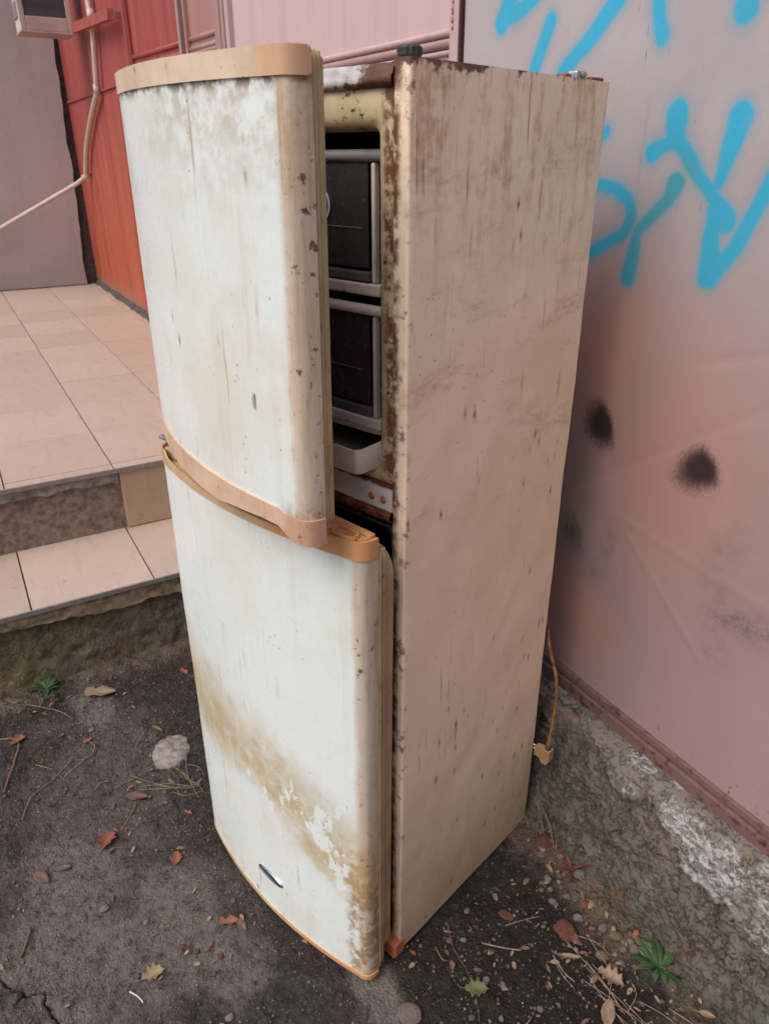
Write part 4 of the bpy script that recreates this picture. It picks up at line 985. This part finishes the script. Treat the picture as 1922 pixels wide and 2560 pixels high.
def stone(x, y, r_, kind, label, name='pebble', cat='pebble', group=None, flat=.6, sx_=1.0, rz=None, seed=0):
    key = (kind, seed % 6, flat)
    if key not in rock_me: me = rockmesh('stone', 300 + seed % 6 * 7 + int(flat * 10), 2, flat); me.materials.append(SM[kind]); rock_me[key] = me
    o = bpy.data.objects.new(name, rock_me[key]); COL.objects.link(o); o.location = (x, y, gz(x, y) + r_ * flat * .35); o.scale = (r_ * sx_, r_, r_)
    o.rotation_euler = (0, 0, rnd.uniform(0, 6.28) if rz is None else rz); tag(o, label, cat, group); return o
PG = 'small pebbles scattered on the dirt'
for i, (x, y, k) in enumerate([(-1.128, -.484, 'pale'), (-.715, -.357, 'tan'), (-.894, -.637, 'tan'), (-.521, -.358, 'tan'), (-.477, -.391, 'tan'), (-.463, -.575, 'pale'), (-.883, -.581, 'grey'), (-.906, -.673, 'grey'), (-.732, -.429, 'grey'), (-.981, -.508, 'grey'), (-.775, -.490, 'grey'), (-.733, -.615, 'grey'), (-.745, -.563, 'grey'), (-1.355, -.675, 'red'), (-1.363, -.659, 'tan'), (-.202, -.365, 'red'), (-.270, -.435, 'red'), (-.346, -.543, 'grey'), (-1.233, -.436, 'pale'), (-.169, -.392, 'grey'), (-.066, -.390, 'pale'), (-.244, -.409, 'red'), (-.373, -.494, 'pale'), (-.323, -.291, 'grey'),
                            (.032, .118, 'tan'), (.010, .051, 'pale'), (.082, .212, 'tan'), (.048, .146, 'pale'), (.075, .094, 'red'), (.150, .137, 'pale'), (.178, .162, 'pink'), (.199, .132, 'red'), (.232, .115, 'pale'), (-.009, .198, 'pale'), (.039, .394, 'pink'), (.078, .398, 'pale'), (.065, .051, 'red'), (.140, .276, 'grey'), (.10, .02, 'grey'), (.20, .06, 'grey'), (.26, .20, 'pink'), (.12, .33, 'tan')]):
    stone(x, y, rnd.uniform(.0042, .0085) * (1.25 if i % 5 == 0 else 1), k, {'grey': 'small grey pebble lying loose on the dark dirt', 'pale': 'small pale stone chip lying loose on the dark dirt', 'tan': 'small tan pebble lying loose on the dark dirt', 'red': 'small brick-red crumb lying loose on the dark dirt', 'pink': 'small pinkish stone chip lying loose on the dark dirt'}[k], 'pebble', 'pebble', {'grey': 'small grey pebbles', 'pale': 'pale stone chips', 'tan': 'small tan pebbles', 'red': 'brick-red crumbs', 'pink': 'pinkish stone chips'}[k] + ' scattered on the dirt', .6, rnd.uniform(.8, 1.5), None, i)
stone(-.254, -.543, .009, 'slate', 'blue-grey pebble beside the yellow leaf', flat=.6, seed=2)
stone(.150, .372, .030, 'red', 'flat red-brown stone slab in the dark dirt near the plinth', 'stone', 'stone', None, .28, 1.1, .6, 3)
stone(-.052, .478, .022, 'red', 'broken red brick lump at the foot of the plinth behind the fridge', 'brick_fragment', 'brick', None, .6, 1.2, 1.0, 4)
stone(.049, .275, .013, 'red', 'thin red brick splinter lying in the dark dirt', 'brick_fragment', 'brick', None, .35, 1.7, .5, 1)
stone(.129, -.053, .026, 'pink', 'angular pinkish white stone lump in front of the mortar patch', 'stone', 'stone', None, .6, 1.1, .3, 5)
cg = 'mortar crumbs along the plinth'
for i in range(26):
    x = rnd.uniform(-.08, .30); y = .455 + rnd.uniform(-.05, .045)
    stone(x, y, rnd.uniform(.006, .015), ('tan', 'pink', 'pale')[i % 3], ('tan crumbled mortar lump along the plinth foot', 'pinkish crumbled mortar lump along the plinth foot', 'pale crumbled mortar lump along the plinth foot')[i % 3], 'mortar_crumb', 'rubble', ('tan', 'pinkish', 'pale')[i % 3] + ' ' + cg, .6, rnd.uniform(.8, 1.4), None, i)

# mortar splashes
def splash(name, cx, cy, rx, ry, rz, hgt, label, mat, seed):
    n = 26; m_ = 40; V = []
    for i in range(m_):
        t = 2 * math.pi * i / m_
        e = .72 + .55 * float(fbm(np.array(math.cos(t) * 1.6 + 9), np.array(math.sin(t) * 1.6 + 9), 4, seed))
        for j in range(n):
            u = j / (n - 1); a, b = rx * e * u * math.cos(t), ry * e * u * math.sin(t)
            x = cx + a * math.cos(rz) - b * math.sin(rz); y = cy + a * math.sin(rz) + b * math.cos(rz)
            prof = hgt * (1 - u ** 6) * (.55 + .9 * float(fbm(np.array(x * 45), np.array(y * 45), 4, seed + 4)))
            V.append((x - cx, y - cy, gz(x, y) * .6 + prof - (.006 if j == n - 1 else 0)))
    Fc = [(i * n + j, ((i + 1) % m_) * n + j, ((i + 1) % m_) * n + j + 1, i * n + j + 1) for i in range(m_) for j in range(n - 1)]
    o = obj(name, V, Fc, mat, None, True, loc=(cx, cy, 0)); return tag(o, label, 'mortar')
M_MORT = simple('grey_mortar', (.24, .205, .185), .95, 0, .35, 60, 1.0, .2)
M_MORT2 = simple('buff_mortar', (.185, .125, .09), .95, 0, .4, 50, 1.0, .2)
M_MORT3 = simple('pinkish_mortar', (.19, .14, .12), .95, 0, .35, 50, 1.0, .2)
splash('mortar_lump', -.907, -.287, .068, .062, 0, .010, 'round grey pitted mortar lump beside dry straw', M_MORT, 401)

# straw, twigs, roots
M_STRAW = simple('dry_straw', (.24, .18, .12), .8, 0, .35, 60, .3); M_TWIG = simple('brown_twig', (.12, .075, .05), .85, 0, .4, 60, .3); M_ROOT = simple('reddish_root', (.26, .13, .075), .85, 0, .3, 60, .3)
def straw(pts, rad, mat, label, name='dry_straw', cat='straw', group=None, lift=.003, bend=.012):
    P_ = []
    n = len(pts)
    for i, (x, y) in enumerate(pts): P_.append((x, y))
    if n == 2:
        (a, b), (c, d) = pts; P_ = [(a, b), ((a + c) / 2 + rnd.uniform(-bend, bend), (b + d) / 2 + rnd.uniform(-bend, bend)), (c, d)]
    P3 = smooth_pts([(x, y, gz(x, y) + lift + rnd.uniform(0, .004)) for x, y in P_], 5)
    c = P3[0].copy(); o = tube(name, [p - c for p in P3], [rad * (1 - .4 * k / len(P3)) for k in range(len(P3))], mat, None, 5); o.location = c
    return tag(o, label, cat, group)
G1 = 'straws in the tangle by the fridge'
for p in [((-.882, -.337), (-.841, -.465)), ((-1.018, -.341), (-.917, -.398)), ((-.793, -.412), (-.724, -.248)), ((-.857, -.343), (-.772, -.300)), ((-.797, -.281), (-.720, -.255)), ((-.857, -.254), (-.685, -.269)), ((-.80, -.40), (-.74, -.28)), ((-.78, -.36), (-.72, -.25)), ((-.83, -.30), (-.71, -.27)), ((-.76, -.27), (-.69, -.25)), ((-.74, -.33), (-.70, -.25)), ((-.86, -.42), (-.76, -.33)), ((-.82, -.26), (-.75, -.23))]:
    straw(p, .0011, M_STRAW, 'thin dry straw in the tangle beside the round mortar lump', group=G1, lift=.005)
straw([(-1.222, -.744), (-1.193, -.695), (-1.104, -.712), (-1.04, -.735), (-.983, -.753)], .0026, M_ROOT, 'long reddish root under the dried reddish leaf', 'root', 'root')
straw([(-1.016, -.560), (-.96, -.63), (-.919, -.688), (-.85, -.72)], .0018, M_STRAW, 'long thin straw curving across bare dirt', 'dry_straw')
straw([(-1.004, -.515), (-.98, -.55), (-.956, -.592)], .0018, M_STRAW, 'short straw crossing the end of the long curving straw')
straw([(-1.07, -.50), (-1.03, -.49), (-1.00, -.515), (-1.01, -.55)], .0018, M_ROOT, 'hooked brown root beside a tiny rust-red leaf scrap', 'root', 'root')
straw([(-.858, -.524), (-.877, -.481)], .0016, M_STRAW, 'short pale straw lying apart on dirt')
straw([(-1.05, -.66), (-1.0, -.62)], .0018, M_ROOT, 'short brown root between leaf and long straw', 'root', 'root')
straw([(-.229, -.566), (-.207, -.552), (-.185, -.546)], .0018, M_WHITE, 'short white stick below the yellow leaf', 'stick', 'stick')
straw([(-.434, -.767), (-.47, -.75), (-.503, -.737)], .0034, M_TWIG, 'short dark brown twig on the dusty patch', 'twig', 'twig')
straw([(-.753, -.430), (-.715, -.46), (-.682, -.487)], .0012, M_STRAW, 'thin stalk near the grey-brown oval leaf')
straw([(-1.38, -.70), (-1.32, -.62), (-1.27, -.56), (-1.20, -.53)], .0016, M_STRAW, 'long dry stem lying under the weed by the step')
straw([(.078, .179), (.11, .212), (.141, .244)], .0022, M_STRAW, 'stout pale straw lying alone on the dark dirt')
straw([(-.003, .136), (.05, .115), (.110, .110), (.17, .092), (.217, .067)], .0013, M_TWIG, 'long thin dark stem through the pale olive leaf', 'stem', 'stem')
straw([(.072, .252), (.085, .30), (.096, .340)], .0012, M_STRAW, 'fine grey straw near the red brick splinter')
straw([(.261, .136), (.266, .171)], .0020, M_STRAW, 'short straw at the edge of the dark dirt')
straw([(.184, .303), (.225, .300), (.254, .305)], .0018, M_STRAW, 'bent straw below the narrow tan leaf')
straw([(.030, .078), (.070, .086)], .0014, M_ROOT, 'short brown root bit near the fridge corner', 'root', 'root')
G2 = 'straws strewn below the weed'
for p in [((.267, .323), (.384, .358)), ((.187, .302), (.266, .291)), ((.171, .380), (.253, .416)), ((.290, .356), (.378, .354)), ((.358, .364), (.336, .410)), ((.244, .350), (.335, .355)), ((.23, .36), (.36, .35)), ((.26, .34), (.42, .35)), ((.30, .33), (.40, .37)), ((.17, .35), (.30, .36)), ((.20, .40), (.31, .39)), ((.31, .34), (.44, .345)), ((.36, .40), (.45, .43)), ((.28, .40), (.33, .33)), ((.40, .44), (.46, .46)), ((.34, .37), (.46, .40))]:
    straw(p, .0011, M_STRAW, 'thin dry straw strewn on the dirt below the green weed', group=G2, lift=.005)
G3 = 'dry stalks standing behind the fridge corner'
for i in range(9):
    x = -.115 + .012 * i + rnd.uniform(-.008, .008); y = .50 + rnd.uniform(-.02, .012); z = gz(x, y)
    hh = rnd.uniform(.06, .16); dx, dy = rnd.uniform(-.05, .03), rnd.uniform(-.03, .0)
    o = tube('dry_stalk', smooth_pts([(0, 0, -.004), (dx * .4, dy * .4, hh * .55), (dx, dy, hh)], 5), [.0013] * 6 + [.0009] * 5, M_STRAW, None, 5); o.location = (x, y, z)
    tag(o, 'dry standing stalk between the fridge corner and plinth', 'stalk', G3)

# weeds
def mk_weed(): 
    m = Mat('weed_leaf'); n = m.noise(30, 4, .6); u = m.attr('mid')
    col = m.mix(m.ramp(n, .3, .7), (.026, .062, .022), (.050, .095, .032)); col = m.mix(m.ramp(u, .12, .02) * .6, col, (.13, .19, .08))
    return m.out(col, .5, n + u * .5, .5, .002, spec=.4)
M_WEED = mk_weed()
def weed(x, y, z, n, L_, wid, label, mat, seed, up=(.15, .7), cat='weed', az=None):
    t = thing('weed', label, cat, (x, y, z)); r_ = random.Random(seed)
    for i in range(n):
        a = (2 * math.pi * i / n + r_.uniform(-.9, .9)) if az is None else r_.uniform(*az); le = L_ * r_.uniform(.32, 1.12); tw = r_.uniform(-.5, .5); bd_ = r_.uniform(-.35, .35); el = r_.uniform(*up); V = []; U_ = []
        nr = 9
        for k in range(nr):
            u = k / (nr - 1); w = wid * le * (math.sin(math.pi * min(1, u * .93 + .05)) ** .9) * (1 + .22 * ((k % 2) - .5)) * (.35 + .75 * u if u < .6 else .8 * (1.6 - u))
            rad = le * u * math.cos(el * (1 - u * .6)); zz = le * (math.sin(el) * u - .55 * u * u * math.sin(el) * 1.1) + .006
            for q in (-1, -.5, 0, .5, 1):
                a2 = a + bd_ * u
                V.append((math.cos(a2) * rad - math.sin(a2) * q * w, math.sin(a2) * rad + math.cos(a2) * q * w, zz + q * w * tw + abs(q) * w * .35 + r_.uniform(-.0012, .0012))); U_.append(abs(q))
        o = obj('leaf', V, gridf(nr, 5), mat, t, True, dict(mid=U_)); md = o.modifiers.new('thick', 'SOLIDIFY'); md.thickness = .0005
    return t
weed(-1.384, -.584, gz(-1.384, -.584), 15, .068, .20, 'small green weed rosette growing at the foot of the step', M_WEED, 501, (.2, 1.0))
weed(.330, .485, gz(.33, .485), 15, .070, .24, 'green leafy weed growing at the foot of the graffiti wall plinth', M_WEED, 502, (.3, 1.0))
weed(.050, .480, gz(.05, .48), 8, .060, .10, 'withered dark red seedling against the plinth', LM['red'], 503, (.5, 1.2), 'seedling')

# loose grit: nobody could count it
g_me = [np.array([v.co[:] for v in rockmesh('g', 900 + k, 1, .65).vertices]) for k in range(4)]
tmp = rockmesh('g2', 900, 1, .65); gf = np.array([p.vertices[:] for p in tmp.polygons]); nv_ = len(tmp.vertices)
def grit(name, n, mat, lo, hi, seed, region, label):
    r_ = np.random.RandomState(seed); V = []; Fc = []; c = 0; k = 0
    while k < n:
        x = r_.uniform(region[0], region[1]); y = r_.uniform(region[2], region[3])
        lx = (x * math.cos(-FR) - y * math.sin(-FR)); ly = x * math.sin(-FR) + y * math.cos(-FR)
        if -.60 < lx < -.0 and -.10 < ly < .51: continue
        if y > .525 or x < -1.42: continue
        s = lo + (hi - lo) * r_.rand() ** 3; a = r_.uniform(0, 6.28); g = g_me[r_.randint(4)] * s * np.array([1, r_.uniform(.6, 1), 1])
        V.append(np.stack([g[:, 0] * math.cos(a) - g[:, 1] * math.sin(a) + x, g[:, 0] * math.sin(a) + g[:, 1] * math.cos(a) + y, g[:, 2] + gz(x, y) + s * .1], 1)); Fc.append(gf + c); c += nv_; k += 1
    o = obj(name, np.concatenate(V), np.concatenate(Fc), mat, None, True); return tag(o, label, 'grit', None, 'stuff')
grit('grit', 3600, simple('grit_grey', (.12, .105, .098), .9, 0, .5, 40), .0015, .0062, 601, (-1.42, .62, -.95, .52), 'fine grey grit strewn over the dirt')
grit('grit', 220, simple('grit_pale', (.42, .38, .34), .85, 0, .4, 40), .0008, .0024, 602, (-1.42, .62, -.95, .52), 'fine pale stone specks in the dirt')
grit('grit', 260, simple('grit_red', (.24, .09, .05), .9, 0, .4, 40), .0012, .0050, 603, (-1.42, .62, -.95, .52), 'fine brick-red crumbs in the dirt')

def crumbs(name, n, mat, seed, spots, label):
    r_ = np.random.RandomState(seed); V = []; Fc = []
    for k in range(n):
        cx, cy, rx, ry = spots[r_.randint(len(spots))]
        x = cx + r_.randn() * rx; y = min(cy + r_.randn() * ry, .53)
        L_ = .003 + .010 * r_.rand() ** 2; w = L_ * r_.uniform(.25, .7); a = r_.uniform(0, 6.28); t = r_.uniform(-.5, .5); z = gz(x, y) + .0015 + r_.rand() * .004
        b = len(V); pts = [(-L_, 0), (-.3 * L_, w), (.5 * L_, .8 * w), (L_, .1 * w), (.4 * L_, -.8 * w), (-.5 * L_, -.7 * w)]
        for px, py in pts: V.append((x + px * math.cos(a) - py * math.sin(a), y + px * math.sin(a) + py * math.cos(a), z + px * t + abs(py) * .5))
        Fc.append(tuple(range(b, b + 6)))
    return tag(obj(name, V, Fc, mat), label, 'litter', None, 'stuff')
SP = [(.12, .46, .14, .035), (.30, .42, .10, .05), (-.05, .47, .06, .03), (-.80, -.33, .09, .08), (-1.30, -.50, .08, .12), (.22, .36, .10, .06), (-.45, -.45, .35, .18), (.10, .15, .10, .12)]
crumbs('leaf_litter', 240, LM['tan'], 701, SP, 'tan crumbs of dead leaves in the dirt')
crumbs('leaf_litter', 220, LM['brown'], 702, SP, 'dark brown crumbs of dead leaves in the dirt')
crumbs('leaf_litter', 60, LM['orange'], 703, SP, 'rusty orange crumbs of dead leaves in the dirt')
